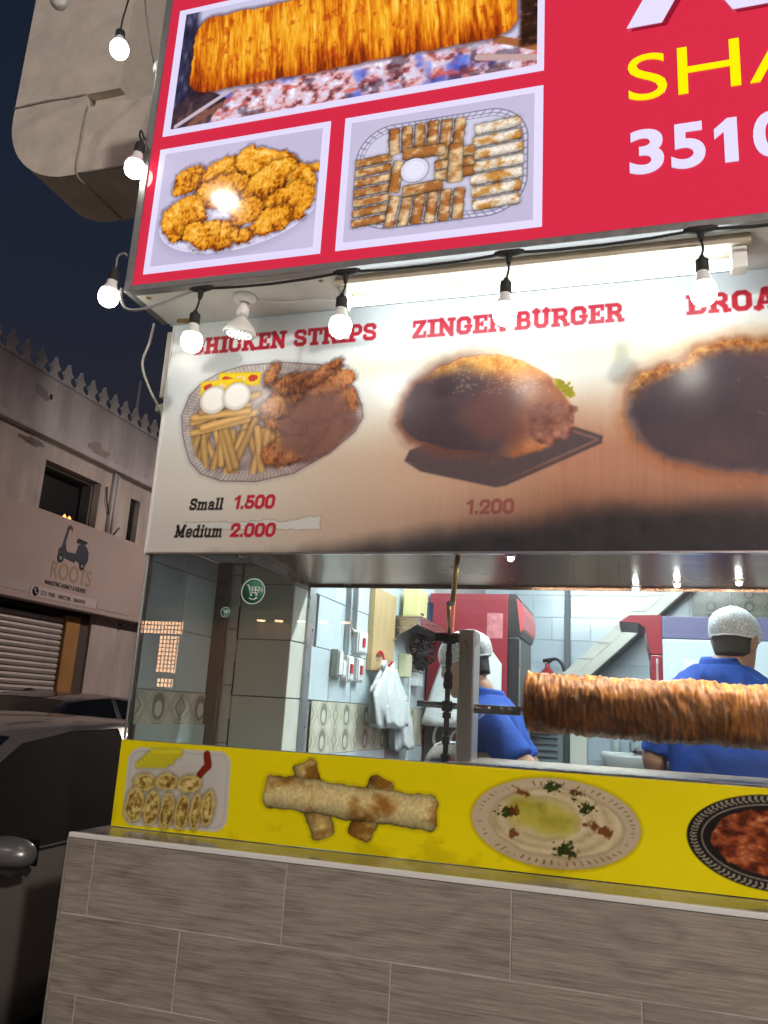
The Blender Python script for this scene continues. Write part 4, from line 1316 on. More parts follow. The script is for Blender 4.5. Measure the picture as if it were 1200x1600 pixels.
# ------------------------------------------------------------------ hood
hood = thing('extractor_hood', 'brown grey stainless extractor hood above the meat spit', 'hood', (.6, .33, 1.99))
M_hood = mat('hood_steel', (.30, .19, .135), .24, 1.0, rvar=.06, vscale=2, var=.1)
b = MB(); b.prism([(.0205, 2.032), (.298, 2.0159), (.298, 2.022), (.0205, 2.040)], 'x', -1.298, 2.59)
b.build('canopy_front', M_hood, hood)
b = MB(); b.prism([(.322, 2.0215), (.66, 1.995), (.66, 2.003), (.322, 2.028)], 'x', -1.298, 2.59)  # gap before this sheet is shaped so the hidden strip shines through
b.build('canopy', M_hood, hood)
b = MB(); b.box(-1.298, 2.59, .6605, .675, 1.985, 2.998)  # unseen upper part added to keep room light from leaking in
b.build('light_stop_skirt', M_hood, hood)
b = MB(); b.box(-1.31, -1.2985, .0205, .675, 1.988, 2.3)
b.build('side_skirt', M_steel_d, hood)
for k, (x, y) in enumerate([(-.386, .174), (.006, .627), (.145, .547), (.342, .509)]):  # glowing beads put in for reflections in the glass
    t = thing('hood_glint', ['small glowing bead added for a reflection near the brass pipe', 'small glowing bead added for a reflection left of the man in the hairnet at right',
                            'small glowing bead added for a reflection, middle of the right three', 'small glowing bead added for a reflection above the right man'][k], 'lamp', (x, y, 1.985), 'hood glints')
    b = MB(); b.lathe([(.018, 0), (.018, -.006), (.012, -.008)], (x, y, 2.032 - .058 * (y - .02)), n=16)
    b.build('ring', M_steel, t)
    b = MB(); b.ball((x, y, 2.022 - .058 * (y - .02)), .0105, 10)
    b.build('bulb', emat('hood_glint_glow', (.9, .97, 1), 60), t)

hs_ = thing('hood_fill_strip', 'added unseen strip lamp in the hood that lights the meat roll', 'tube light', (.3, .05, 2.02))
b = MB(); b.box(-.42, 1.4, .28, .34, 2.05, 2.075, .003); b.build('housing', M_steel, hs_)
b = MB(); b.tube([(-.40, .31, 2.033), (1.38, .31, 2.033)], .012, 10); b.build('tube', emat('hood_fill_glow', (1, .93, .8), 150), hs_)  # hidden fill added to brighten the meat from above

# ------------------------------------------------------------------ tiled interior walls
M_tile = mat('glazed_tile', (.62, .70, .73), .16, var=.05, vscale=3, rvar=.05)
M_tilew = mat('warm_glazed_tile', (.72, .69, .60), .2, var=.06, vscale=3)
M_joint = mat('tile_joint', (.33, .32, .30), .9)
lw = MB(); lw.box(-1.3155, -1.3095, .70, 4.92, .21, 2.998)
lw = struct(lw.build('wall_left', M_joint))
zr = [1.086, 1.308, 1.53, 1.752, 1.974, 2.196, 2.418]
tw = .30
me_t = MB(); me_t.box(-.0045, .0045, -tw / 2 + .0015, tw / 2 - .0015, -.1095, .1095, .0015)
me_t = me_t.mesh('tile', M_tile)
def deco_mesh(name, dark=1.0):
    cvd = Canvas(np.linspace(-tw / 2 + .0015, tw / 2 - .0015, 66), np.linspace(-.1095, .1095, 50), (222, 216, 196))
    h, z = cvd.H, cvd.Z
    cvd.rgb += ((cvd.n(40, seed=3) - .5) * .10)[..., None]
    P = tw / 2
    for zc in (-.055, .055):
        for sgn in (1, -1):
            f = zc + sgn * .055 * np.cos(2 * np.pi * h / (2 * P))
            d = np.abs(z - f)
            cvd.put(np.clip(1 - d / .016, 0, 1) * .8, col(150, 146, 124))
            cvd.put(np.clip(1 - d / .007, 0, 1), col(232, 226, 206))
        for hc in (0,):
            e = cvd.ell(hc, zc, .042, .046)
            cvd.put(cvd.mask(e, .008) * .8, col(128, 124, 106))
            e2 = cvd.ell(hc, zc - .008, .027, .030)
            cvd.put(cvd.mask(e2, .006), col(224, 218, 198))
            cvd.put(cvd.mask(np.abs(e2) - .002, .004) * .6, col(96, 92, 80))
        for hc in (P, -P):
            e = np.abs(h - hc) * .035 + np.abs(z - zc) * .03 - .0012
            cvd.put(np.clip(-e * 3000, 0, 1) * .7, col(200, 192, 164))
            cvd.put(np.clip(1 - np.abs(e) / .00035, 0, 1) * .8, col(120, 114, 96))
    cvd.rgb *= dark
    o = cvd.build(name, print_mat(name + '_print', .22, .5), None, lambda hh, zz: np.stack([np.full_like(hh, .0045), hh, zz], 1))
    me = o.data
    bpy.data.objects.remove(o)
    return me
ME_D = deco_mesh('deco_tile')
for i in range(len(zr) - 1):
    zc = (zr[i] + zr[i + 1]) / 2
    y = .80 - (.11 if i % 2 == 0 else 0)
    while y < 2.75:
        y0 = max(y, .705)
        if i == 1:
            share('deco_tile', ME_D, lw, (-1.3045, y + tw / 2, zc))
        elif y0 == y:
            share('tile', me_t, lw, (-1.3045, y + tw / 2, zc))
        else:
            q = MB(); q.box(-1.309, -1.300, y0, y + tw - .0015, zr[i] + .0015, zr[i + 1] - .0015, .0015)
            q.build('tile', M_tile, lw)
        y += tw
# pier at the front end of the wall
pier = MB(); pier.box(-1.582, -1.309, .5355, .70, .21, 2.055)
pier = struct(pier.build('wall_pier', M_joint))
for z0, z1 in zip([.86] + zr[:-1], zr):
    z1 = min(z1, 2.053)
    if z1 - z0 < .02:
        continue
    q = MB(); q.box(-1.530, -1.3025, .5265, .535, z0 + .002, z1 - .002, .0015); q.build('tile', M_tilew, pier)
    q = MB(); q.box(-1.5815, -1.536, .5255, .535, z0 + .04, z1 + .036 if z1 < 2 else z1, .0015); q.build('tile', M_tilew, pier)
    q = MB(); q.box(-1.3085, -1.2995, .528, .669, z0 + .002, z1 - .002, .0015); q.build('tile', M_tilew, pier)
    q = MB(); q.tube([(-1.5335 + random.uniform(-.002, .002), .5262, z0), (-1.533 + random.uniform(-.003, .003), .526, z0 + .06), (-1.5345, .5262, z0 + .13)], .0026, 5); q.build('crack', M_dark, pier)
q = MB(); q.box(-1.309, -1.290, .670, .735, .21, 2.4, .003)
tag(q.build('corner_post', M_alu), 'grey metal post between the front pier and the tiled wall', 'post')

# tiled return wall at the left corner, behind the window
rw = MB(); rw.box(-1.645, -1.6415, .014, .5, .21, 2.055)
rw = struct(rw.build('wall_return', M_joint))
for z0, z1 in ((1.086, 1.308), (1.53, 1.752), (1.752, 1.974), (1.974, 2.05)):
    for ya, yb in ((.02, .26), (.26, .498)):
        q = MB(); q.box(-1.641, -1.634, ya + .0015, yb - .0015, z0 + .0015, z1 - .0015, .0015); q.build('tile', M_tile, rw)
for yc in (.17, .47):
    share('deco_tile', ME_D, rw, (-1.6385, yc, 1.419))
q = MB(); q.box(-1.6395, -1.585, .5005, .525, .21, 2.055)
q.build('edge_post', mat('brown_metal', (.16, .12, .1), .5, var=.2, vscale=15), rw)
q = MB(); q.box(-1.632, -1.622, .025, .498, 1.0895, 1.412, .003)
tag(q.build('splash_panel', M_frost), 'pale green white splash panel at the left end behind the window', 'panel')

# back wall
bw = MB(); bw.box(-1.31, 2.59, 4.9205, 4.929, .21, 2.998)
bw = struct(bw.build('wall_back', M_joint))
M_tileb = mat('back_wall_tile', (.42, .48, .53), .2, var=.08, vscale=2.5, rvar=.06)
me_b = MB(); me_b.box(-.1635, .1635, -.004, .0045, -.0985, .0985, .0015)
me_b = me_b.mesh('tile', M_tileb)
z = 1.0
r_ = 0
while z < 2.8:
    x = -1.2 + (.165 if r_ % 2 else 0)
    while x < 1.5:
        share('tile', me_b, bw, (x, 4.9155, z + .1)); x += .33
    z += .2; r_ += 1
ME_D2 = deco_mesh('dark_deco_tile', .55)
rot90 = Euler((0, 0, math.radians(-90)))
for i in range(3):
    for k in range(2):
        o = share('deco_tile', ME_D2, bw, (.62 + .30 * i, 4.900, 2.36 + .22 * k)); o.rotation_euler = rot90
# pipe chase, white column and staircase
q = MB(); q.box(-.59, -.545, 4.84, 4.908, .21, 2.75, .004)
tag(q.build('dark_riser_pipe', mat('dark_grey_paint', (.07, .08, .09), .5)), 'dark grey vertical duct strip on the back tiles', 'pipe')
q = MB(); q.box(-.538, -.40, 4.78, 4.905, .21, 1.62, .005)
tag(q.build('boxed_column', M_tilew), 'short white boxed column beside the sink', 'column')
st = thing('staircase', 'cream sloping stair stringer crossing the back wall above the spit', 'staircase', (.2, 4.6, .21))
M_str = mat('stair_paint', (.44, .42, .37), .5, var=.08, vscale=6)
def sl(x0, x1, off, wid, ya, yb, m, nm):
    q = MB()
    s = (2.70 - 1.40) / (.52 + .86)
    q.prism([(x0, 1.40 + s * (x0 + .86) + off), (x1, 1.40 + s * (x1 + .86) + off), (x1, 1.40 + s * (x1 + .86) + off + wid), (x0, 1.40 + s * (x0 + .86) + off + wid)], 'y', ya, yb)
    q.build(nm, m, st)
sl(-1.0, 1.1, 0.0, .105, 4.40, 4.50, M_str, 'stringer')
sl(-1.0, 1.1, .110, .10, 4.42, 4.52, M_str, 'stringer')
sl(-.75, 1.1, -.014, .012, 4.40, 4.9, M_dark, 'soffit_board')
for k in range(12):
    x = -.86 + .14 * k
    q = MB(); zz = 1.40 + .942 * (x + .86) + .215
    q.box(x, x + .15, 4.41, 4.88, zz, zz + .02); q.build('tread', M_str, st)

# sink, soap, cabinet
sk = thing('wall_sink', 'white oval wall sink under the staircase', 'sink', (-.08, 4.7, .9))
def oval(cx, cy, z, rx, ry, n=28):
    return [(cx + rx * math.cos(a), cy + ry * math.sin(a), z) for a in np.linspace(0, 2 * math.pi, n + 1)[:-1]]
M_ceram = mat('ceramic', (.72, .73, .72), .12)
b = MB(); b.loft([oval(-.08, 4.72, 1.09, .06, .06), oval(-.08, 4.72, 1.12, .10, .09), oval(-.08, 4.71, 1.18, .17, .14), oval(-.08, 4.70, 1.25, .205, .17), oval(-.08, 4.70, 1.27, .21, .175), oval(-.08, 4.70, 1.272, .185, .15), oval(-.08, 4.70, 1.22, .15, .12), oval(-.08, 4.70, 1.17, .06, .05)])
b.build('basin', M_ceram, sk)
b = MB(); b.box(-.28, .12, 4.80, 4.91, 1.20, 1.285, .01); b.build('back_ledge', M_ceram, sk)
b = MB(); b.tube(smooth_path([(-.05, 4.83, 1.28), (-.05, 4.83, 1.38), (-.05, 4.80, 1.42), (-.05, 4.74, 1.41), (-.05, 4.72, 1.37)], 5), .012, 8)
b.tube([(-.02, 4.83, 1.31), (.03, 4.82, 1.34)], .008, 6)
b.build('tap', M_steel, sk)
b = MB(); b.lathe([(.06, .21), (.045, .4), (.05, .8), (.07, 1.09)], (-.08, 4.74, 0), n=16); b.build('pedestal', M_ceram, sk)
so = thing('soap_bottle', 'clear soap pump bottle on the back of the sink', 'bottle', (-.165, 4.84, 1.285))
b = MB(); b.lathe([(.001, 0), (.032, 0), (.034, .01), (.034, .08), (.026, .1), (.012, .11), (.012, .12)], (-.165, 4.84, 1.2855), n=16); b.build('body', mat('soap_plastic', (.35, .40, .40), .2), so)
b = MB(); b.tube([(-.165, 4.84, 1.405), (-.165, 4.84, 1.435), (-.165, 4.80, 1.435)], .006, 6); b.build('pump', M_whitep, so)
q = MB(); q.ball((.03, 4.76, 1.295), .05, 12, (1.4, .8, .35))
tag(q.build('scrub_sponge', M_black), 'dark sponge lying at the right of the sink', 'sponge')
lc = thing('louvered_door', 'grey louvered metal door beside the white column', 'door', (-.72, 4.85, .21))
M_grey = mat('grey_steel_paint', (.24, .27, .29), .45)
b = MB(); b.box(-.90, -.60, 4.84, 4.90, .21, 1.46, .004); b.build('panel', M_grey, lc)
for k in range(7):
    z = 1.10 + .052 * k
    b = MB(); b.prism([(4.838, z), (4.806, z + .004), (4.806, z + .016), (4.838, z + .038)], 'x', -.87, -.64); b.build('louver', M_grey, lc)

# ------------------------------------------------------------------ interior lights
for k, (x0, x1, y, lab) in enumerate([(-1.0, .6, 1.25, 'long lit ceiling tube just behind the hood'), (-.9, 1.0, 3.3, 'long lit ceiling tube over the back of the kitchen')]):
    t = thing('ceiling_tube', lab, 'tube light', ((x0 + x1) / 2, y, 2.9))
    b = MB(); b.box(x0 - .03, x1 + .03, y - .04, y + .04, 2.955, 2.999, .004); b.build('batten', M_whitep, t)
    b = MB(); b.tube([(x0, y, 2.925), (x1, y, 2.925)], .019, 12); b.build('tube', emat('ceiling_tube_glow', (.84, .95, 1), (310, 125)[k]), t)

# ------------------------------------------------------------------ things on the left wall (x = -1.30)
X = -1.299
def conduit(label, y, z0, z1, r=.011):
    t = MB(); t.tube([(X + r + .002, y, z0), (X + r + .002, y, z1)], r, 10)
    return tag(t.build('wall_conduit', M_whitep), label, 'conduit', 'wall conduits')
conduit('left white conduit running down to the switch boxes', 1.150, 1.745, 2.9)
conduit('right white conduit running down beside the left one', 1.245, 1.86, 2.9)
def switchbox(label, y0, y1, z0, z1, d=.03, red=True, m=None):
    t = thing('switch_box', label, 'switch box', (X, (y0 + y1) / 2, z0), 'wall switch boxes')
    b = MB(); b.box(X, X + d, y0, y1, z0, z1, .004); b.build('box', m or M_whitep, t)
    b = MB(); b.box(X + d - .001, X + d + .006, y0 + .008, y1 - .008, z0 + .008, z1 - .008, .003); b.build('plate', M_whitep, t)
    if red:
        c = (y0 + y1) / 2
        b = MB(); b.box(X + d + .005, X + d + .013, c - .016, c + .016, (z0 + z1) / 2 - .022, (z0 + z1) / 2 + .022, .003); b.build('rocker', mat('red_switch', (.5, .02, .03), .35), t)
switchbox('upper white switch box with red rocker by the wooden panel', 1.255, 1.40, 1.765, 1.875)
switchbox('grey isolator box, leftmost of the wall switches', .985, 1.05, 1.64, 1.76, .035, False, mat('grey_box', (.4, .4, .36), .5))
switchbox('white switch box with red rocker below the left conduit', 1.125, 1.215, 1.625, 1.745)
switchbox('lower white switch box with red rocker nearest the bags', 1.27, 1.36, 1.63, 1.745)
switchbox('small plain white socket right of the grey isolator', 1.055, 1.11, 1.64, 1.72, .03, False)
q = MB(); q.tube(smooth_path([(X + .013, 1.15, 1.93), (X + .02, 1.17, 1.88), (X + .02, 1.22, 1.865), (X + .02, 1.27, 1.87)], 5), .006, 6)
tag(q.build('wall_cable', M_whitep), 'short white cable from conduit to the upper switch box', 'cable')
wc = thing('wall_panel', 'tan wooden panel standing against the tiled wall', 'wooden panel', (X, 1.68, 1.70))
M_wood = mat('tan_ply', (.50, .34, .16), .5, var=.14, vscale=5, stretch=(1, 9, 1))
b = MB(); b.box(X + .001, X + .03, 1.49, 1.88, 1.70, 2.125, .003); b.build('board', M_wood, wc)
b = MB(); b.ball((X + .036, 1.86, 1.885), .008, 8); b.build('knob', M_brass, wc)

# bags on a hook
M_bag = mat('white_poly_bag', (.74, .75, .74), .32, var=.05, vscale=20, bump=.7, bscale=60)
hk = thing('bag_hook', 'red plastic hook holding the white carrier bags', 'hook', (X, 1.60, 1.72))
b = MB(); b.tube(smooth_path([(X + .032, 1.60, 1.80), (X + .05, 1.60, 1.795), (X + .06, 1.605, 1.76), (X + .085, 1.61, 1.735), (X + .105, 1.612, 1.755)], 5), .007, 8)
b.tube([(X + .04, 1.555, 1.787), (X + .04, 1.645, 1.79)], .006, 6)
b.build('hook', mat('red_plastic', (.5, .04, .05), .4), hk)
def bag_bundle(label, y, z, w0, h, sway, seed, xoff=.07):
    rs = random.Random(seed)
    rings = []
    n = 40
    ph = [rs.uniform(0, 6.28) for _ in range(6)]
    for i in range(15):
        t = i / 14
        wy = w0 * (.32 + .68 * min(1, t * 2.2)) * (1 - .08 * t)
        wx = .045 * (.6 + .4 * t)
        cy = y + sway * t ** 1.4
        ring = []
        for k in range(n):
            a = 2 * math.pi * k / n
            f = 1 + .16 * math.sin(7 * a + ph[0] + 3 * t) + .10 * math.sin(17 * a + ph[4] - 2 * t) + .09 * math.sin(13 * a + ph[1] + 2 * t) + .05 * math.sin(21 * a + ph[2])
            zz = z - h * t + .012 * math.sin(5 * a + ph[3]) * t + .05 * (math.sin(a) * .0) 
            ring.append((X + xoff + wx * math.cos(a) * f, cy + wy * math.sin(a) * f, zz))
        rings.append(ring)
    t = thing('carrier_bags', label, 'plastic bags', (X + xoff, y, z - h))
    b = MB(); b.loft(rings); b.build('bags', M_bag, t)
    b = MB()
    for s in (-1, 1):
        b.loft([[(X + xoff + .012 * math.cos(a) * (1 + .2 * math.sin(5 * a)), y + s * (w0 * .20 + .05 * q_) + .022 * math.sin(a), z - .01 + .045 * math.sin(math.pi * q_) ) for a in np.linspace(0, 6.28, 13)[:-1]] for q_ in np.linspace(-.6, 1.0, 7)])
    b.build('handles', M_bag, t)
bag_bundle('big bunch of white carrier bags hanging on the red hook', 1.66, 1.72, .29, .29, .10, 3)
bag_bundle('smaller white bags hanging behind and below the big bunch', 2.02, 1.56, .17, .25, .05, 8, .05)

# shelf with cash box, cups, cables
sh = thing('steel_shelf', 'small stainless wall shelf left of the red fridge', 'shelf', (X, 2.2, 1.95))
b = MB(); b.box(X, X + .16, 1.92, 2.60, 2.02, 2.028); b.box(X + .152, X + .16, 1.92, 2.60, 1.975, 2.0195); b.build('top', M_steel, sh)
b = MB(); b.prism([(X, 2.019), (X + .15, 2.019), (X + .15, 1.985), (X, 1.90)], 'y', 1.925, 1.933); b.build('bracket', M_steel, sh)
b = MB(); b.prism([(X, 2.019), (X + .15, 2.019), (X + .15, 1.985), (X, 1.90)], 'y', 2.587, 2.595); b.build('bracket', M_steel, sh)
yb = thing('cash_box', 'yellow plastic box standing on the steel shelf', 'box', (X + .08, 2.1, 2.028))
b = MB(); b.box(X + .03, X + .13, 2.01, 2.20, 2.0285, 2.20, .012); b.build('body', mat('yellow_plastic', (.68, .60, .28), .45), yb)
b = MB(); b.box(X + .131, X + .135, 2.05, 2.07, 2.05, 2.06); b.box(X + .131, X + .135, 2.08, 2.10, 2.05, 2.06); b.build('port', M_black, yb)
cu_ = thing('cup_stack', 'dark blue stack of cups on the steel shelf', 'cups', (X + .08, 2.36, 2.028))
for k in range(6):
    b = MB(); b.lathe([(.03, .0 + .018 * k), (.036, .04 + .018 * k), (.038, .042 + .018 * k)], (X + .09, 2.36, 2.0285), n=14); b.build('cup', mat('cup_blue', (.03, .05, .10), .3), cu_)
b = MB()
rs = random.Random(11)
for k in range(16):
    y0 = rs.uniform(2.25, 2.55)
    p = [(X + .05, y0, 1.97)]
    for j in range(5):
        p.append((X + rs.uniform(.02, .12), 2.36 + rs.uniform(-.14, .16), 1.93 - .035 * j + rs.uniform(-.03, .02)))
    b.tube(smooth_path(p, 4), .0035, 5)
for k in range(8):
    a = [(X + .06 + rs.uniform(-.03, .03), 2.38 + .06 * math.cos(q_ + k), 1.80 + .04 * math.sin(q_ + k) + rs.uniform(-.01, .01)) for q_ in np.linspace(0, 6.28, 10)]
    b.tube(a, .004, 5)
tag(b.build('cable_tangle', M_rubber), 'tangle of black cables hanging below the steel shelf', 'cables')
q = MB(); q.box(X, X + .05, 2.08, 2.20, 1.70, 1.83, .006)
tag(q.build('adapter_box', mat('pale_yellow_plastic', (.62, .58, .36), .5)), 'pale yellow adapter box beside the cable tangle', 'adapter')
q = MB(); q.box(X, X + .05, 2.34, 2.48, 1.66, 1.74, .006)
tag(q.build('socket_strip', M_whitep), 'white socket block under the cable tangle', 'socket')
q = MB(); q.tube(smooth_path([(X + .02, 2.30, 1.93), (X + .02, 2.28, 1.7), (X + .015, 2.30, 1.4), (X + .015, 2.30, 1.2)], 6), .008, 6)
tag(q.build('white_flex', M_whitep), 'white flex running down the wall beside the fridge', 'cable')

# prep table against the left wall
pt = thing('prep_table', 'pale steel prep table below the hanging bags', 'table', (-1.0, 1.6, .21))
b = MB(); b.box(-1.295, -.86, 1.25, 2.55, 1.175, 1.20, .003); b.build('top', M_steel, pt)
for (x, y) in ((-1.27, 1.28), (-.89, 1.28), (-1.27, 2.52), (-.89, 2.52)):
    b = MB(); b.box(x - .02, x + .02, y - .02, y + .02, .21, 1.174); b.build('leg', M_steel, pt)
q = MB()
for k in range(5):
    q.box(-1.1 + .01 * k, -.92 + .008 * k, 1.42, 1.62, 1.2005 + .012 * k, 1.2115 + .012 * k)
tag(q.build('wrapper_pile', M_whitep), 'pile of white wrapping papers on the prep table', 'paper')

# ------------------------------------------------------------------ fridges
M_fred = mat('fridge_red', (.25, .022, .035), .3, var=.06, vscale=3)
M_fblack = mat('fridge_black', (.018, .018, .02), .3)
f1 = thing('drinks_fridge', 'tall red drinks fridge with black door edge behind the left man', 'fridge', (-1.0, 3.0, .21))
b = MB(); b.box(-1.285, -.765, 2.70, 3.32, .211, 2.275, .012); b.build('cabinet', M_fred, f1)
b = MB(); b.box(-.764, -.695, 2.70, 3.32, .25, 2.0, .006); b.build('door', M_fblack, f1)
b = MB(); b.prism([(-.764, 2.275), (-.72, 2.272), (-.685, 2.23), (-.668, 2.15), (-.672, 2.06), (-.69, 2.005), (-.764, 2.005)], 'y', 2.70, 3.32); b.build('header', M_fblack, f1)
b = MB(); b.prism([(-.716, 2.25), (-.682, 2.215), (-.664, 2.15), (-.668, 2.06), (-.688, 2.03)], 'y', 2.694, 3.31); b.build('header_band', mat('header_red', (.45, .08, .09), .3, emit=(.6, .12, .12), estr=.25), f1)
b = MB(); b.box(-.6945, -.689, 2.715, 2.73, .3, 1.98); b.build('door_strip', M_alu, f1)
b = MB(); b.box(-1.275, -1.10, 2.6925, 2.6985, .30, 1.52, .002); b.build('decal', mat('decal_black', (.02, .02, .025), .35), f1)
text_mesh('script_lettering', 'Co', .26, mat('decal_white', (.75, .75, .75), .4), f1, (-1.25, 2.690, 1.30), sx=.62, shear=.35, depth=.002)
# white sale sheet on its side and aprons hanging in front
b = MB(); b.prism([(-.93, 1.96), (-.905, 1.965), (-.80, 1.83), (-.80, 1.45), (-.99, 1.45), (-.99, 1.9)], 'y', 2.685, 2.6975); b.build('white_sheet', M_whitep, f1)
b = MB(); b.box(-.90, -.80, 2.6965, 2.6992, 1.99, 2.15); b.build('faded_sticker', mat('faded_pink', (.5, .16, .18), .5, var=.4, vscale=25), f1)
ap = thing('hanging_bag', 'white carrier bag hanging on the side of the red fridge', 'plastic bag', (-1.1, 2.6, 1.4))
rings = []
for i in range(10):
    t = i / 9
    ww = .045 + .11 * t ** .8
    rings.append([(-1.10 - .02 * t + ww * math.cos(a) * (1 + .1 * math.sin(6 * a + t)), 2.62 + .035 * math.sin(a), 1.86 - .42 * t + .012 * math.sin(4 * a)) for a in np.linspace(0, 2 * math.pi, 25)[:-1]])
b = MB(); b.loft(rings); b.build('bag', M_bag, ap)
b = MB(); b.tube([(-1.10, 2.62, 1.85), (-1.105, 2.63, 2.0), (-1.10, 2.66, 2.34)], .003, 6); b.build('string', mat('orange_string', (.6, .25, .05), .6), ap)

f2 = thing('display_fridge', 'red trimmed white sided display fridge behind the right man', 'fridge', (.4, 3.0, .21))
b = MB(); b.box(.155, .80, 2.72, 3.3, .211, 2.02, .01); b.build('cabinet', mat('fridge_white', (.62, .68, .72), .25, var=.05), f2)
b = MB(); b.box(.155, .80, 2.715, 3.3, 2.0205, 2.155, .006); b.build('top_band', mat('band_violet', (.14, .13, .24), .35), f2)
b = MB(); b.box(.09, .154, 2.715, 3.3, .25, 1.92, .006); b.build('door', M_fred, f2)
b = MB(); b.prism([(.154, 2.16), (-.03, 2.155), (-.09, 2.115), (.02, 2.11), (.06, 2.08), (.075, 1.99), (.09, 1.925), (.154, 1.925)], 'y', 2.71, 3.3); b.build('header', M_fred, f2)
b = MB(); b.box(.118, .130, 2.708, 2.714, .3, 1.9); b.build('door_strip', M_alu, f2)
q = MB(); q.add([(.27, 2.712, 1.90), (.50, 2.712, 1.895), (.50, 2.708, 1.70), (.27, 2.711, 1.71)], [(0, 1, 2, 3)]); q.box(.27, .5, 2.7125, 2.714, 1.7, 1.9)
q.build('taped_sheet', M_bag, f2)
b = MB(); b.box(.0, .10, 2.9, 3.0, 1.5, 1.506); b.build('handle', M_black, f2)
# wall phone and cord by the fridge
ph = thing('fire_extinguisher', 'small red extinguisher with black hose behind the fridge', 'extinguisher', (-.66, 4.0, 1.4))
b = MB(); b.lathe([(.001, 0), (.07, 0), (.075, .02), (.075, .32), (.05, .37), (.02, .39), (.02, .43)], (-.72, 4.7, 1.55), n=18); b.build('cylinder', mat('ext_red', (.30, .02, .03), .3), ph)
b = MB(); b.tube(smooth_path([(-.72, 4.7, 1.98), (-.66, 4.68, 2.02), (-.60, 4.68, 1.98), (-.57, 4.68, 1.88), (-.56, 4.68, 1.75)], 5), .013, 8); b.tube([(-.76, 4.7, 2.0), (-.66, 4.7, 2.02)], .015, 8); b.build('hose', M_rubber, ph)
q = MB(); q.box(-.80, -.64, 4.62, 4.90, 1.463, 1.549)
q.build('bracket', M_grey, ph)

# ------------------------------------------------------------------ shawarma grill
gr = thing('spit_grill', 'stainless spit grill post with dark gear shaft and tray behind the glass', 'grill', (0, .35, 1.1))
b = MB(); b.box(-.575, -.520, .29, .40, 1.0895, 1.788, .006); b.build('post', mat('post_steel', (.58, .53, .49), .35, 1.0, rvar=.1, vscale=9), gr)
b = MB(); b.box(-.545, 2.2, .052, .62, 1.340, 1.358, .004); b.build('drip_tray', mat('greasy_tray', (.20, .15, .11), .4, .8, var=.3, vscale=14), gr)
b = MB(); b.box(-.50, 2.15, .08, .60, 1.0895, 1.3395); b.build('burner_box', M_steel_d, gr)
b = MB()
b.tube([(-.612, .31, 1.10), (-.612, .31, 1.775)], .009, 10)
for z, r, h in ((1.755, .026, .03), (1.69, .012, .05), (1.615, .017, .055), (1.53, .02, .035), (1.50, .016, .02), (1.42, .014, .03), (1.36, .018, .03)):
    b.lathe([(.008, -h / 2), (r * .8, -h / 2), (r, -h / 4), (r * .85, 0), (r, h / 4), (r * .8, h / 2), (.008, h / 2)], (-.612, .31, z), n=12)
b.build('gear_shaft', M_dark, gr)
b = MB(); b.box(-.66, -.576, .285, .335, 1.745, 1.775, .006); b.build('top_bearing', M_dark, gr)
b = MB(); b.tube([(-.72, .325, 1.535), (-.40, .33, 1.528)], .011, 10); b.build('spit_rod', M_steel, gr)
b = MB(); b.box(-.52, -.365, .318, .342, 1.512, 1.542, .003)
for x in (-.47, -.43, -.40):
    b.lathe([(.009, 0), (.009, .006), (.001, .006)], (x, .318, 1.527), (0, -1, 0), 10)
b.build('clamp_bar', M_steel_d, gr)
pp = thing('gas_pipe', 'thin brass pipe dropping from the hood to the grill post', 'pipe', (-.57, .1, 1.8))
b = MB(); b.tube([(-.546, .10, 2.0255), (-.560, .10, 1.853)], .0085, 10); b.build('upper_pipe', M_brass, pp)
b = MB(); b.tube([(-.572, .10, 1.848), (-.580, .14, 1.80), (-.608, .29, 1.772)], .0065, 10); b.build('lower_pipe', M_brass, pp)
b = MB(); b.tube([(-.578, .10, 1.847), (-.555, .10, 1.853)], .0085, 8); b.build('coupling', M_steel, pp)

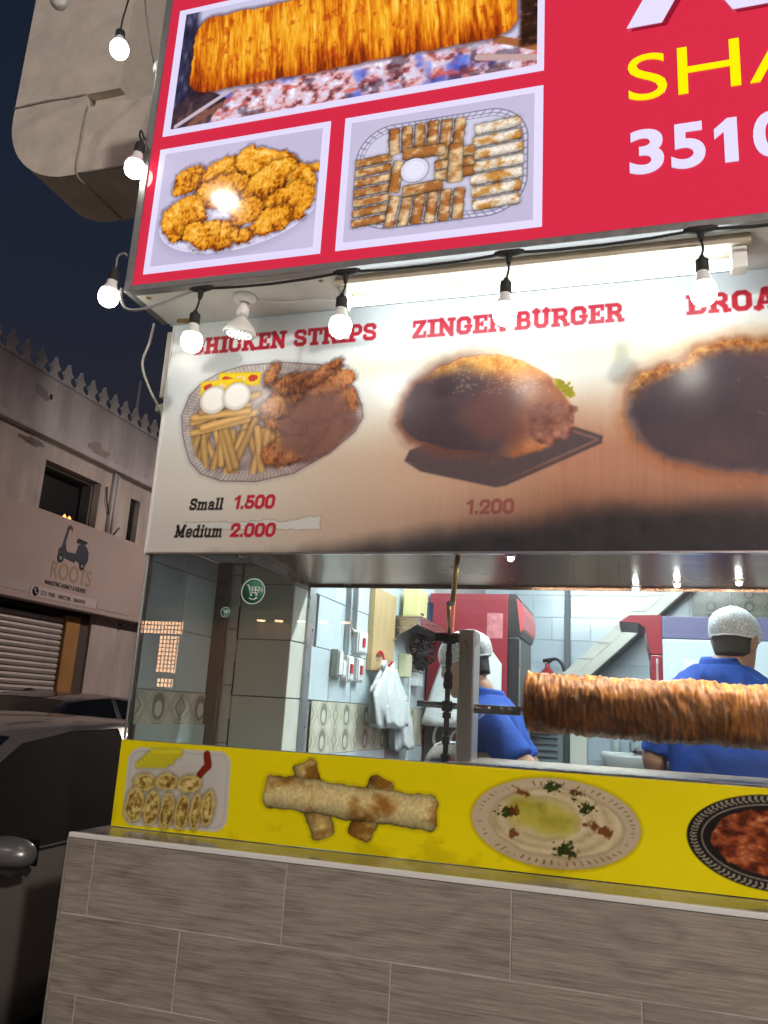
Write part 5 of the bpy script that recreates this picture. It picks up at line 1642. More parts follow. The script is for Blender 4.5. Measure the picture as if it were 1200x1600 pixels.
# the meat: stacked slices give ridges round the roll
def meat_mat():
    m = bpy.data.materials.new('roasted_meat')
    m.use_nodes = True
    nt = m.node_tree
    b = nt.nodes['Principled BSDF']
    tc = nt.nodes.new('ShaderNodeTexCoord')
    mp = nt.nodes.new('ShaderNodeMapping'); mp.inputs['Scale'].default_value = (80, 13, 13)
    nt.links.new(tc.outputs['Object'], mp.inputs[0])
    n = nt.nodes.new('ShaderNodeTexNoise'); n.inputs['Scale'].default_value = 1; n.inputs['Detail'].default_value = 8; n.inputs['Roughness'].default_value = .65
    nt.links.new(mp.outputs[0], n.inputs[0])
    rp = nt.nodes.new('ShaderNodeValToRGB')
    e = rp.color_ramp.elements
    e[0].position = .3; e[0].color = (.10, .030, .008, 1)
    e[1].position = .72; e[1].color = (.82, .34, .07, 1)
    x = e.new(.5); x.color = (.50, .155, .024, 1)
    nt.links.new(n.outputs[0], rp.inputs[0])
    n3 = nt.nodes.new('ShaderNodeTexNoise'); n3.inputs['Scale'].default_value = 16; n3.inputs['Detail'].default_value = 6; n3.inputs['Roughness'].default_value = .7
    nt.links.new(tc.outputs['Object'], n3.inputs[0])
    r3 = nt.nodes.new('ShaderNodeMapRange'); r3.inputs[1].default_value = .38; r3.inputs[2].default_value = .6; r3.inputs[3].default_value = .5; r3.inputs[4].default_value = 1.1
    nt.links.new(n3.outputs[0], r3.inputs[0])
    m3 = nt.nodes.new('ShaderNodeMix'); m3.data_type = 'RGBA'; m3.blend_type = 'MULTIPLY'; m3.inputs[0].default_value = 1
    nt.links.new(rp.outputs[0], m3.inputs[6]); nt.links.new(r3.outputs[0], m3.inputs[7])
    nt.links.new(m3.outputs[2], b.inputs['Base Color'])
    b.inputs['Roughness'].default_value = .42
    b.inputs['Specular IOR Level'].default_value = .4
    bp = nt.nodes.new('ShaderNodeBump'); bp.inputs['Strength'].default_value = .35; bp.inputs['Distance'].default_value = .005
    nt.links.new(n.outputs[0], bp.inputs['Height']); nt.links.new(bp.outputs[0], b.inputs['Normal'])
    return m
spit = thing('meat_roll', 'long browned shawarma meat roll on the horizontal spit', 'meat', (.4, .33, 1.46))
NX, NA = 420, 72
xs = np.linspace(-.36, 1.35, NX)
an = np.linspace(0, 2 * np.pi, NA + 1)[:-1]
XX, AA = np.meshgrid(xs, an, indexing='ij')
rad = .0955 - .055 * np.clip((-.345 - XX) / .015, 0, 1)
circ = AA / (2 * np.pi) * 14
wav = XX + .006 * np.sin(AA * 3 + XX * 9)
rad = rad + .009 * (fbm(wav * 70, circ * .9, 3, 3) - .5) * 2 + .0032 * (fbm(wav * 150, circ * 2.2, 9, 3) - .5) * 2 + .024 * (fbm(XX * 6, circ * .4, 5, 2) - .5)
rad = rad - .004 * np.clip(1 - np.abs(((XX * 38 + fbm(XX * 5, circ * .4, 12, 2) * 3) % 1) - .5) / .12, 0, 1)
V = np.stack([XX, .33 + rad * np.cos(AA), 1.556 - .012 * (XX + .35) + rad * np.sin(AA)], -1).reshape(-1, 3)
idx = np.arange(NX * NA).reshape(NX, NA)
F = np.stack([idx[:-1], np.roll(idx, -1, 1)[:-1], np.roll(idx, -1, 1)[1:], idx[1:]], -1).reshape(-1, 4)
b = MB(); b.add(V.tolist(), F.tolist(), True)
b.f.append(tuple(idx[0].tolist())); b.s.append(False)
b.f.append(tuple(idx[-1].tolist())); b.s.append(False)
b.build('meat', meat_mat(), spit)

# ------------------------------------------------------------------ air duct beside the shop
M_duct = mat('duct_skin', (.66, .60, .51), .6, var=.16, vscale=5, bump=.2, bscale=30)
duct = thing('exhaust_duct', 'big beige exhaust duct with elbow left of the sign', 'duct', (-2.9, .8, 4.16))
def ring4(p, q, r, s):
    return [p, q, r, s]
y0, y1 = .60, 1.02
# vertical shaft, elbow (outer corner rounded), horizontal arm
b = MB(); b.box(-3.27, -2.585, y0, y1, 4.66, 9.0); b.build('shaft', M_duct, duct)
b = MB(); b.box(-2.7735, -2.585, y0 + .05, y1 - .002, 4.573, 4.6598); b.build('shaft_foot', M_duct, duct)
el = [(-3.27, 4.6595), (-3.27, 4.60)]
for a in np.linspace(180, 270, 13)[1:]:
    el.append((-2.84 + .43 * math.cos(math.radians(a)), 4.59 + .43 * math.sin(math.radians(a))))
el += [(-2.775, 4.16), (-2.775, 4.57), (-2.80, 4.6595)]
b = MB(); b.prism(el, 'y', y0 + .001, y1 - .001); b.build('elbow', M_duct, duct)
b = MB(); b.box(-2.774, -1.646, y0, y1, 4.162, 4.572); b.build('arm', M_duct, duct)
M_seal = mat('duct_sealant', (.34, .31, .27), .85, var=.3, vscale=40, bump=.6, bscale=80)
for i, path in enumerate([[(-2.775, y0 - .002, 4.58), (-2.78, y0 - .004, 4.4), (-2.772, y0 - .003, 4.16), (-2.774, y0 + .15, 4.157), (-2.776, y1, 4.157)],
                          [(-3.275, y0 - .002, 4.66), (-3.05, y0 - .004, 4.665), (-2.9, y0 - .002, 4.658), (-2.80, y0 - .002, 4.66)],
                          [(-2.775, y0 - .002, 4.162), (-2.5, y0 - .002, 4.16), (-2.1, y0 - .002, 4.162)]]):
    b = MB(); b.tube(smooth_path(path, 6), [.004 + .004 * random.random() for _ in smooth_path(path, 6)], 6); b.build('seam', M_seal, duct)
b = MB(); b.prism([(-2.80, 4.66), (-2.80, 4.63), (-2.765, 4.575), (-2.765, 4.585)], 'y', y0 + .03, y1 - .03); b.build('gusset', mat('grey_patch', (.3, .3, .31), .6), duct)
q = MB(); q.tube(smooth_path([(-1.70, -.02, 4.6), (-1.75, -.02, 4.45), (-1.735, -.02, 4.30), (-1.76, -.02, 4.22)], 6), [.004, .008, .009, .007] + [.006] * 15, 6)
tag(q.build('broken_bracket', mat('ochre_plastic', (.45, .33, .12), .6)), 'broken ochre clip hanging beside the upper sign edge', 'clip')
q = MB(); q.tube(smooth_path([(-1.705, -.1, 4.65), (-1.80, -.1, 4.55), (-1.9, -.15, 4.4), (-1.86, -.12, 4.1), (-1.80, -.1, 3.9)], 6), .004, 6)
tag(q.build('hanging_wire', M_gcable), 'thin grey wire hanging in front of the duct', 'wire')

# grey bracket bits behind the menu's left edge
br = thing('sign_bracket', 'weathered white bracket and rag under the left end of the sign', 'bracket', (-1.67, .05, 2.45))
b = MB(); b.box(-1.70, -1.66, .025, .12, 2.60, 2.87, .004); b.build('bracket_arm', M_cream, br)
b = MB(); b.box(-1.71, -1.66, .025, .10, 2.545, 2.575, .004); b.build('foot', M_cream, br)

# ------------------------------------------------------------------ building across the side street (x = -8)
FX = -8.0
M_pink = mat('pink_render', (.50, .43, .40), .85, stretch=(1, 2.2, .5), var=.24, vscale=1.4, bump=.25, bscale=14)
M_pinkb = mat('pink_band', (.50, .40, .37), .8, var=.10, vscale=.7, bump=.1, bscale=10)
M_greyw = mat('grey_render', (.52, .48, .49), .85, stretch=(1, 2.2, .6), var=.26, vscale=1.2, bump=.25, bscale=14)
M_stain = mat('damp_stain', (.22, .19, .19), .9, var=.4, vscale=5)
bld = thing('street_building', 'dusky pink two storey building with toothed parapet across the side street', 'building', (-9.5, 9, 0))
def fbox(name, m, y0, y1, z0, z1, d0, d1, bev=0, parent=bld, label=None):
    q = MB(); q.box(FX + d0, FX + d1, y0, y1, z0, z1, bev)
    return q.build(name, m, parent, label)
YA, YB = -3.0, 19.0
# upper wall split round two window openings
fbox('wall', M_pink, YA, 6.69, 3.96, 5.0, -.4, 0)
fbox('wall', M_pink, 7.97, 8.79, 3.96, 5.0, -.4, 0)
fbox('wall', M_pink, 9.06, YB, 3.96, 5.0, -.4, 0)
fbox('wall', M_pink, 6.69, 7.97, 4.73, 5.0, -.4, 0)
fbox('wall', M_pink, 8.79, 9.06, 4.72, 5.0, -.4, 0)
fbox('parapet', M_greyw, YA, YB, 5.09, 5.90, -.3, .02)
fbox('cornice', M_greyw, YA, YB, 4.995, 5.10, -.3, .13, .02)
fbox('coping', M_greyw, YA, YB, 5.90, 5.935, -.3, .05, .008)
fbox('core', mat('dark_inside', (.03, .028, .03), .9), YA, YB, .0, 4.99, -3.5, -.45)
fbox('sign_band', M_pinkb, YA, YB, 2.70, 3.965, -.3, .16, .01)
fbox('wall', M_pink, 8.25, YB, 0, 2.70, -.4, -.02)
fbox('wall', M_pink, YA, 5.0, 0, 2.70, -.4, -.02)
fbox('lintel', M_dark, 5.0, 8.25, 2.62, 2.70, -.4, -.06)
# parapet teeth
prof = [(-.135, 0), (.135, 0), (.125, .035), (.07, .06), (.048, .10), (.06, .135), (.095, .16), (.105, .19), (.06, .215), (.04, .255), (0, .34), (-.04, .255), (-.06, .215), (-.105, .19), (-.095, .16), (-.06, .135), (-.048, .10), (-.07, .06), (-.125, .035)]
q = MB(); q.prism(prof, 'x', -.025, .025)
ME_m = q.mesh('merlon', mat('pale_merlon', (.62, .58, .56), .85, var=.2, vscale=3))
y = 4.55
while y < 14:
    o = share('merlon', ME_m, bld, (FX - .03, y, 5.935)); y += .292
# windows
fbox('window_reveal', mat('window_dark', (.012, .012, .014), .3), 6.70, 7.96, 3.97, 4.72, -.44, -.30)
wf = mat('window_frame_paint', (.10, .09, .085), .6)
for (a, c, z0, z1) in ((6.695, 6.74, 3.97, 4.725), (7.90, 7.968, 3.97, 4.725), (6.741, 7.899, 4.68, 4.727), (6.741, 7.899, 3.968, 4.0)):
    fbox('window_frame', wf, a, c, z0, z1, -.29, -.12)
lampm = emat('window_flame', (1, .42, .12), 2.2)
for yy, h in ((7.33, .085), (7.44, .08)):
    q = MB(); q.lathe([(.001, 0), (.018, .01), (.03, .03), (.018, .06), (.001, h)], (FX - .07, yy, 4.0), n=10); q.build('candle_lamp', lampm, bld)
fbox('window_reveal', mat('window_dark2', (.012, .012, .014), .3), 8.79, 9.06, 3.97, 4.72, -.44, -.30)
for (a, c) in ((8.792, 8.82), (9.03, 9.058)):
    fbox('window_frame', wf, a, c, 3.97, 4.718, -.29, -.08)
# pipes and cables on the wall
for yy, r, z0, z1 in ((8.25, .035, 3.97, 4.99), (8.34, .02, 3.97, 4.99)):
    q = MB(); q.tube([(FX + .03, yy, z0), (FX + .03, yy + .01, z1)], r, 8); q.build('drain_pipe', M_greyw, bld)
q = MB(); q.tube(smooth_path([(FX + .02, 8.10, 4.72), (FX + .03, 8.13, 4.5), (FX + .03, 8.22, 4.3)], 5), .012, 6); q.tube([(FX + .02, 8.42, 4.0), (FX + .02, 8.56, 4.16)], .01, 6); q.build('wall_cable', M_dark, bld)
# damp patches, flat on the render
def patch(y, z, ry, rz, seed, d, m=M_stain):
    rs = random.Random(seed)
    pts = []
    for a in np.linspace(0, 2 * math.pi, 19)[:-1]:
        f = rs.uniform(.6, 1.15)
        pts.append((y + ry * f * math.cos(a), z + rz * f * math.sin(a)))
    q = MB(); q.prism(pts, 'x', FX + d, FX + d + .0015); q.build('stain', m, bld)
patch(7.75, 5.22, .28, .11, 2, .0205, mat('damp_light', (.36, .31, .29), .9, var=.2, vscale=4))
patch(6.38, 5.62, .17, .1, 4, .0205, mat('damp_mid', (.33, .30, .31), .9, var=.2, vscale=4))
fbox('vent_hole', M_dark, 6.53, 6.58, 5.59, 5.66, .021, .03)
patch(6.35, 4.88, .28, .06, 5, .0005)
# signboard: scooter emblem, name, lines of text
BX = .1602
M_logo = mat('logo_navy', (.045, .055, .085), .6)
M_gold = mat('logo_gold', (.40, .29, .17), .6)
M_logod = mat('logo_black', (.03, .025, .03), .6)
M_red2 = mat('logo_red', (.25, .04, .05), .6)
def flat(name, pts, m, d=.004, off=0):
    q = MB(); q.prism([(7.02 + u * .71, 3.345 + v * .71) for u, v in pts], 'x', FX + BX + off, FX + BX + off + d); q.build(name, m, bld)
# scooter outline in unit box (u right, v up)
flat('scooter_shield', [(.02, .06), (.10, .02), (.16, .10), (.22, .10), (.24, .06), (.55, .02), (.60, .10), (.60, .22), (.30, .20), (.245, .24), (.20, .38), (.24, .60), (.29, .72), (.25, .76), (.20, .70), (.14, .45), (.10, .28), (.02, .22)], M_logo)
flat('scooter_body', [(.60, .08), (.72, .02), (.90, .02), (.97, .14), (.95, .32), (.86, .42), (.72, .46), (.60, .40), (.56, .24)], M_logo, .005)
flat('scooter_seat', [(.54, .44), (.84, .46), (.88, .52), (.58, .545), (.53, .50)], M_logod, .006)
flat('scooter_mirror', [(.27, .70), (.35, .64), (.36, .70), (.29, .76)], M_red2, .006)
for u, v, r in ((.11, .04, .095), (.80, .0, .085)):
    flat('scooter_wheel', [(u + r * math.cos(a), v + r * math.sin(a)) for a in np.linspace(0, 2 * math.pi, 25)[:-1]], M_logod, .007)
    flat('scooter_hub', [(u + r * .42 * math.cos(a), v + r * .42 * math.sin(a)) for a in np.linspace(0, 2 * math.pi, 19)[:-1]], mat('hub_grey', (.3, .3, .32), .5), .0085)
def ftext(body, size, m, y, z, sx=1.0, off=0.0, d=.003, lift=0):
    text_mesh('lettering', body, size, m, bld, (FX + BX + d / 2 + lift, y, z), right=(0, 1, 0), up=(0, 0, 1), sx=sx, offset=off, depth=d)
ftext('ROOTS', .34, M_gold, 6.93, 3.075, .82, .004)
ftext('MARKETING AGENCY & DELIVERY', .082, M_logod, 6.86, 2.965, .72, .002)
fbox('phone_strip', mat('strip_pale', (.60, .50, .50), .6), 6.60, 8.05, 2.765, 2.905, .161, .166)
fbox('phone_strip', mat('strip_pale2', (.52, .42, .41), .6), 5.2, 6.58, 2.80, 2.92, .161, .166)
fbox('phone_strip', mat('strip_pale3', (.52, .42, .41), .6), 8.07, 8.9, 2.775, 2.885, .161, .166)
q = MB(); q.lathe([(.0001, 0), (.062, 0), (.062, .004), (.0001, .004)], (FX + .167, 6.70, 2.835), (1, 0, 0), 20); q.build('phone_emblem', M_logod, bld)
q = MB(); q.tube(smooth_path([(FX + .173, 6.675, 2.865), (FX + .173, 6.672, 2.835), (FX + .173, 6.70, 2.808), (FX + .173, 6.728, 2.812)], 4), .009, 6); q.build('handset_mark', mat('mark_white', (.6, .55, .55), .6), bld)
text_mesh('lettering', '3221 9000 - 38802288 - 38604940', .085, mat('phone_grey', (.14, .12, .12), .6), bld, (FX + .169, 6.80, 2.802), right=(0, 1, 0), up=(0, 0, 1), sx=.82, depth=.003)
# roller shutter, ochre jamb
M_shut = mat('shutter_slat', (.52, .47, .45), .5, .3, var=.15, vscale=2)
q = MB(); q.prism([(-.02, -.04), (.012, -.032), (.022, 0), (.012, .03), (-.02, .038)], 'y', 5.02, 7.70)
ME_s = None
zz = .05
while zz < 2.6:
    if ME_s is None:
        q = MB(); q.prism([(-.02, -.042), (.012, -.034), (.024, 0), (.012, .030), (-.02, .037)], 'y', -1.34, 1.34)
        ME_s = q.mesh('shutter_slat', M_shut)
    share('shutter_slat', ME_s, bld, (FX - .12, 6.36, zz)); zz += .083
fbox('shutter_lock', M_dark, 6.28, 6.50, 1.72, 1.75, -.095, -.085)
fbox('jamb', mat('ochre_paint', (.42, .22, .07), .7, var=.2, vscale=2), 7.71, 8.02, 1.3, 2.62, -.4, -.05)
fbox('jamb', mat('brown_paint', (.24, .13, .08), .7, var=.2, vscale=2), 7.71, 8.02, 0, 1.2995, -.4, -.05)
fbox('jamb', mat('dark_jamb', (.10, .07, .06), .7), 8.02, 8.249, 0, 2.62, -.4, -.06)
q = MB(); q.ball((FX + .05, 8.95, 2.62), .03, 10); q.tube([(FX - .02, 8.95, 2.64), (FX + .05, 8.95, 2.63)], .01, 6); q.build('wall_camera', M_black, bld)
q = MB(); q.tube([(FX - 1.0, 10.0, 5.2), (FX - 1.0, 10.0, 7.4)], .03, 6)
q.build('roof_pole', M_greyw, bld)
# pavement below it
b = MB(); b.box(-8.0, -7.0, -3, 19, .004, .14, .012); struct(b.build('pavement_far', M_pave))

# ------------------------------------------------------------------ street lamps
def street_lamp(label, x, y, z, watts, col_, bx, k=1.0):
    t = thing('street_lamp', label, 'street lamp', (bx, y, 0), 'street lamps')
    b = MB(); b.tube(smooth_path([(bx, y, 0), (bx, y, z * .6), (bx, y, z - .2), (bx + (x - bx) * .3, y, z + .12), (x, y, z + .1)], 6), .06, 8); b.build('pole', M_grey, t)
    b = MB(); b.box(x - .35, x + .35, y - .16, y + .16, z + .04, z + .14, .03); b.build('head', M_grey, t)
    b = MB(); b.box(x - .25 * k, x + .25 * k, y - .11 * k, y + .11 * k, z + .0, z + .038, .01); b.build('lens', emat('lamp_lens_glow', col_, 14), t)
    ld = bpy.data.lights.new('lamp_light', 'AREA'); ld.shape = 'RECTANGLE'; ld.size = .5 * k; ld.size_y = .22 * k; ld.energy = watts; ld.color = col_; ld.spread = math.radians(180)
    lo = bpy.data.objects.new('lamp_light', ld); C.objects.link(lo); lo.parent = t
    lo.location = (x - bx, 0, z - .005)
    return t
street_lamp('street lamp on the side street, hidden behind the shop', -3.6, 9.0, 6.2, 200, (1.0, .82, .72), -2.6)
street_lamp('street lamp behind the camera, mirrored in the red sign', -4.85, -6.0, 7.65, 45, (1.0, .93, .85), -5.9, .45)
fl = street_lamp('added street lamp behind the camera at right, unseen fill for the shop front', 5.6, -7.2, 5.4, 60, (1.0, .94, .86), 6.4)
ld = bpy.data.lights.new('front_fill_light', 'POINT'); ld.energy = 1750; ld.color = (1.0, .93, .84); ld.shadow_soft_size = .25  # added fill: soft frontal light for menu board and counter
lo = bpy.data.objects.new('front_fill_light', ld); C.objects.link(lo); lo.parent = fl; lo.location = (-.8, 0, 5.1)

# ------------------------------------------------------------------ shop front behind the camera, mirrored in the window
op = thing('opposite_shop', 'shop front behind the camera with lit lattice and downlights', 'building', (-2, -9, 0))
b = MB(); b.box(-14, 8, -9.5, -9.0, 2.95, 6.5); b.build('fascia', mat('opposite_fascia', (.36, .22, .2), .7, var=.1, vscale=1), op)
b = MB(); b.box(-14, 8, -9.6, -9.2, 0, 2.95); b.build('back_wall', mat('opposite_wall', (.35, .3, .27), .6), op)
b = MB(); b.box(-14, 8, -9.2, -7.6, 2.75, 2.94); b.build('canopy', M_dark, op)
M_lat = emat('lattice_glow', (1.0, .50, .27), 10.0)
def lattice(x0, x1, z0, z1):
    q = MB(); q.box(x0, x1, -8.03, -8.01, z0, z1); q.build('lattice_light', M_lat, op)
    q = MB()
    x = x0
    n = int((x1 - x0) / .055); m_ = int((z1 - z0) / .055)
    for i in range(n + 1):
        xx = x0 + (x1 - x0) * i / n
        q.box(xx - .007, xx + .007, -8.0, -7.99, z0, z1)
    for i in range(m_ + 1):
        zz = z0 + (z1 - z0) * i / m_
        q.box(x0, x1, -8.0, -7.99, zz - .007, zz + .007)
    q.build('lattice_screen', M_dark, op)
lattice(-7.04, -6.30, 2.42, 2.61)
lattice(-6.64, -6.34, 1.87, 2.40)
lattice(-6.60, -6.36, 1.66, 1.79)
for k, x in enumerate((-5.04, -4.77, -4.43, -4.10, -3.77)):
    q = MB(); q.lathe([(.001, 0), (.06, 0), (.06, -.02), (.001, -.02)], (x, -8.0, 2.66), n=14); q.build('downlight', emat('downlight_glow', (1, .62, .34), 14), op)
    q = MB(); q.box(x - .1, x + .1, -8.2, -8.15, 2.42, 2.64); q.build('lit_panel', mat('panel_warm', (.6, .45, .3), .7), op)
for k, x in enumerate((-.588, -.348, -.142)):
    q = MB(); q.ball((x, -6.0, 2.72), .03, 10)
    t = thing('far_bulb', ['left', 'middle', 'right'][k] + ' one of three white bulbs mirrored in the window glass', 'light bulb', (x, -6.0, 2.7), 'mirrored bulbs')
    q.build('globe', emat('far_bulb_glow', (.95, .98, 1), 30), t)
    q = MB(); q.tube([(x, -6.0, 2.75), (x, -6.0, 4.0)], .008, 6); q.build('cord', M_rubber, t)
q = MB(); q.tube([(-3, -6.0, 4.05), (2, -6.0, 4.0)], .012, 6)
tag(q.build('overhead_cable', M_rubber), 'black cable across the street behind the camera', 'cable')

# ------------------------------------------------------------------ cars
M_carpaint = mat('dark_grey_paint_car', (.17, .155, .14), .3, .35, coat=.6, var=.06, vscale=2)
M_carpaint2 = mat('black_paint_car', (.03, .027, .027), .25, .4, coat=.6)
M_carglass = mat('tinted_glass', (.008, .008, .009), .05, spec=.6)
M_tyre = mat('tyre', (.02, .02, .02), .8)
M_rim = mat('rim', (.4, .4, .42), .3, 1.0)
def car(label, x_near, y_front, paint, length=4.5, width=1.78, roof=1.44, belt=.92, mirror_m=None):
    """front points to -y; near side is +x"""
    cx = x_near - width / 2
    t = thing('parked_car', label, 'car', (cx, y_front + length / 2, 0), 'parked cars')
    L = length / 4.5
    # stations: y, half width low, half width belt, belt z, roof half width, roof z (None = no cabin)
    S = [(.00, .55, .58, .62, .45, .64), (.12, .80, .80, .72, .62, .74), (.5, .87, .86, .82, .66, .86), (1.0, .885, .87, .87, .68, .92), (1.30, .89, .875, .905, .70, .965),
         (1.62, .89, .875, .915, .655, 1.20), (1.92, .89, .875, .92, .60, 1.375), (2.25, .89, .875, .925, .575, 1.425), (2.62, .89, .875, .935, .57, 1.44), (2.70, .89, .875, .937, .57, 1.44), (3.2, .89, .875, .955, .565, 1.42),
         (3.55, .885, .87, .97, .58, 1.345), (3.95, .87, .86, .985, .66, 1.12), (4.2, .85, .84, .975, .66, 1.005), (4.42, .78, .78, .93, .6, .95), (4.5, .7, .7, .80, .55, .82)]
    rz = roof / 1.44
    rows = []
    for (yy, wl, wb, zb, wr, zr_) in S:
        k = width / 1.78
        zb = zb / .92 * belt if yy > .4 else zb
        zr_ = zr_ * rz
        y = y_front + yy * L
        pr = [(wl * .80, .22), (wl * .98, .30), (wl * 1.0, .48), (wl * 1.0, .66 if zb > .75 else zb * .85), (wb * .985, zb - .05), (wb * .955, zb), (wr + (wb * .955 - wr) * .06 if zr_ - zb > .1 else wr * 1.1, zb + (zr_ - zb) * .93), (wr * .92, zb + (zr_ - zb) * .985), (wr * .5, zr_ + .012), (0, zr_ + .02)]
        full = [(cx + a * k, y, z) for a, z in pr] + [(cx - a * k, y, z) for a, z in reversed(pr[:-1])]
        rows.append(full)
    nP = len(rows[0])
    verts = [p for r in rows for p in r]
    faces, glass = [], []
    mid = 9
    for i in range(len(rows) - 1):
        for j in range(nP - 1):
            q = (i * nP + j, i * nP + j + 1, (i + 1) * nP + j + 1, (i + 1) * nP + j)
            side = j in (5, nP - 7)
            isg = False
            if side and 5 <= i <= 10 and i not in (8,):
                isg = True
            if j in (7, 8, 9, 10) and (4 <= i <= 5):
                isg = True
            if j in (7, 8, 9, 10) and (11 <= i <= 12):
                isg = True
            (glass if isg else faces).append(q)
    faces.append(tuple(range(nP))); faces.append(tuple((len(rows) - 1) * nP + k for k in range(nP)))
    faces += [((i) * nP, (i + 1) * nP, (i + 1) * nP + nP - 1, i * nP + nP - 1) for i in range(len(rows) - 1)]
    def sub(fs, name, m, shrink=0.0, split=False):
        used = sorted({v for f in fs for v in f})
        mp = {v: k for k, v in enumerate(used)}
        q = MB(); vs = []
        for v in used:
            p = Vector(verts[v])
            if shrink:
                d = Vector((cx, p.y, .9)) - p
                p = p + d.normalized() * shrink
            vs.append(p)
        q.add(vs, [tuple(mp[v] for v in f) for f in fs], True)
        return q.build(name, m, t)
    body = sub(faces, 'body', paint)
    # subdivide lightly for rounder panels
    for j_set, nm in (((5,), 'side_window'), ((nP - 7,), 'side_window'), ((7, 8, 9, 10), 'screen')):
        for rng, nm2 in (((4, 5, 6, 7), None), ((9, 10, 11, 12), None)):
            fs = []
            for f in glass:
                i, j = f[0] // nP, f[0] % nP
                if j in j_set and i in rng:
                    fs.append(f)
            if fs:
                sub(fs, 'windscreen' if nm == 'screen' and rng[0] == 4 else ('rear_screen' if nm == 'screen' else nm), M_carglass, .004)
    # door seams, handles, rails
    q = MB()
    for s in (1, -1):
        xx = cx + s * (width / 2) * .988
        for yy in (1.45, 2.66, 3.6):
            q.box(xx - .004, xx + .004, y_front + yy * L - .003, y_front + yy * L + .003, .35, belt - .06)
    q.build('door_seam', M_black, t)
    for s in (1, -1):
        q = MB()
        pth = []
        for i in range(4, 12):
            p = rows[i][5] if s > 0 else rows[i][nP - 6]
            pth.append((p[0] + s * .004, p[1], p[2] + .004))
        q.tube(pth, .008, 6)
        q.build('belt_trim', M_black, t)
    for s in (1, -1):
        for yy in (2.45, 3.4):
            xx = cx + s * width / 2
            q = MB(); q.box(min(xx - .02 * s, xx + .025 * s), max(xx - .02 * s, xx + .025 * s), y_front + yy * L - .09, y_front + yy * L + .09, belt - .16, belt - .13, .008); q.build('door_handle', paint, t)
    # mirrors
    for s in (1, -1):
        mx, my, mz = cx + s * (width / 2 + .022), y_front + 1.60 * L, belt + .03
        mo = MB()
        for (cs, ) in (((1.0), ),):
            rings = []
            for i in range(11):
                a = math.pi * i / 10
                rr_ = math.sin(a) ** .7
                xx = mx - s * .112 * math.cos(a)
                rings.append([(xx, my - .012 + .062 * rr_ * math.cos(b_) * (1.25 if math.cos(b_) < 0 else .7), mz + .056 * rr_ * math.sin(b_)) for b_ in np.linspace(0, 2 * math.pi, 21)[:-1]])
            mo.loft(rings)
        m_ = mo.build('mirror', mirror_m or paint, t)
        q = MB(); q.box(mx - .085, mx + .085, my - .085, my + .018, mz - .068, mz - .044, .01); q.build('mirror_base', M_black, m_)
        q = MB(); q.box(min(mx - s * .14, mx - s * .06), max(mx - s * .14, mx - s * .06), my - .02, my + .02, mz - .07, mz - .03, .008); q.build('mirror_arm', M_black, m_)
        q = MB(); q.box(mx - .09, mx + .09, my + .031, my + .035, mz - .045, mz + .045, .001); q.build('mirror_glass', M_carglass, m_)
    # wheels
    for s in (1, -1):
        for yy in (.82, 3.55):
            c = (cx + s * (width / 2 - .10), y_front + yy * L, .33)
            q = MB(); q.lathe([(.19, -.1), (.29, -.105), (.325, -.085), (.33, 0), (.325, .085), (.29, .105), (.19, .1)], c, (1, 0, 0), 28); w_o = q.build('wheel', M_tyre, t)
            q = MB(); q.lathe([(.001, .08 * s), (.05, .085 * s), (.17, .06 * s), (.20, .09 * s)], c, (1, 0, 0), 20); q.build('rim', M_rim, w_o)
    for s in (1, -1):
        q = MB(); q.ball((cx + s * .6 * width / 1.78, y_front + .13, .66), .12, 14, (1.3, .8, .6)); q.build('headlight', mat('headlight', (.5, .5, .52), .1), t)
        q = MB(); q.ball((cx + s * .66 * width / 1.78, y_front + length - .12, .80), .10, 14, (1.0, .8, .9)); q.build('tail_light', mat('tail_red', (.3, .01, .01), .2), t)
    q = MB(); q.box(cx - .4, cx + .4, y_front - .015, y_front + .03, .42, .56, .01); q.build('grille', M_black, t)
    q = MB(); q.tube([(cx - .45, y_front + 1.33 * L, .985 * rz), (cx + .05, y_front + 1.36 * L, 1.0 * rz)], .008, 6); q.tube([(cx + .1, y_front + 1.33 * L, .985 * rz), (cx + .6, y_front + 1.36 * L, .98 * rz)], .008, 6); q.build('wiper', M_black, t)
    return t
car('dark grey car with silver mirror parked right beside the counter', -2.2, -1.45, M_carpaint, 4.6, 1.82, 1.375, .90, mat('mirror_silver', (.22, .22, .22), .34, .6, coat=.3))
car('black car parked farther up the side street', -5.0, 2.45, M_carpaint2, 4.6, 1.8, 1.50, .98)

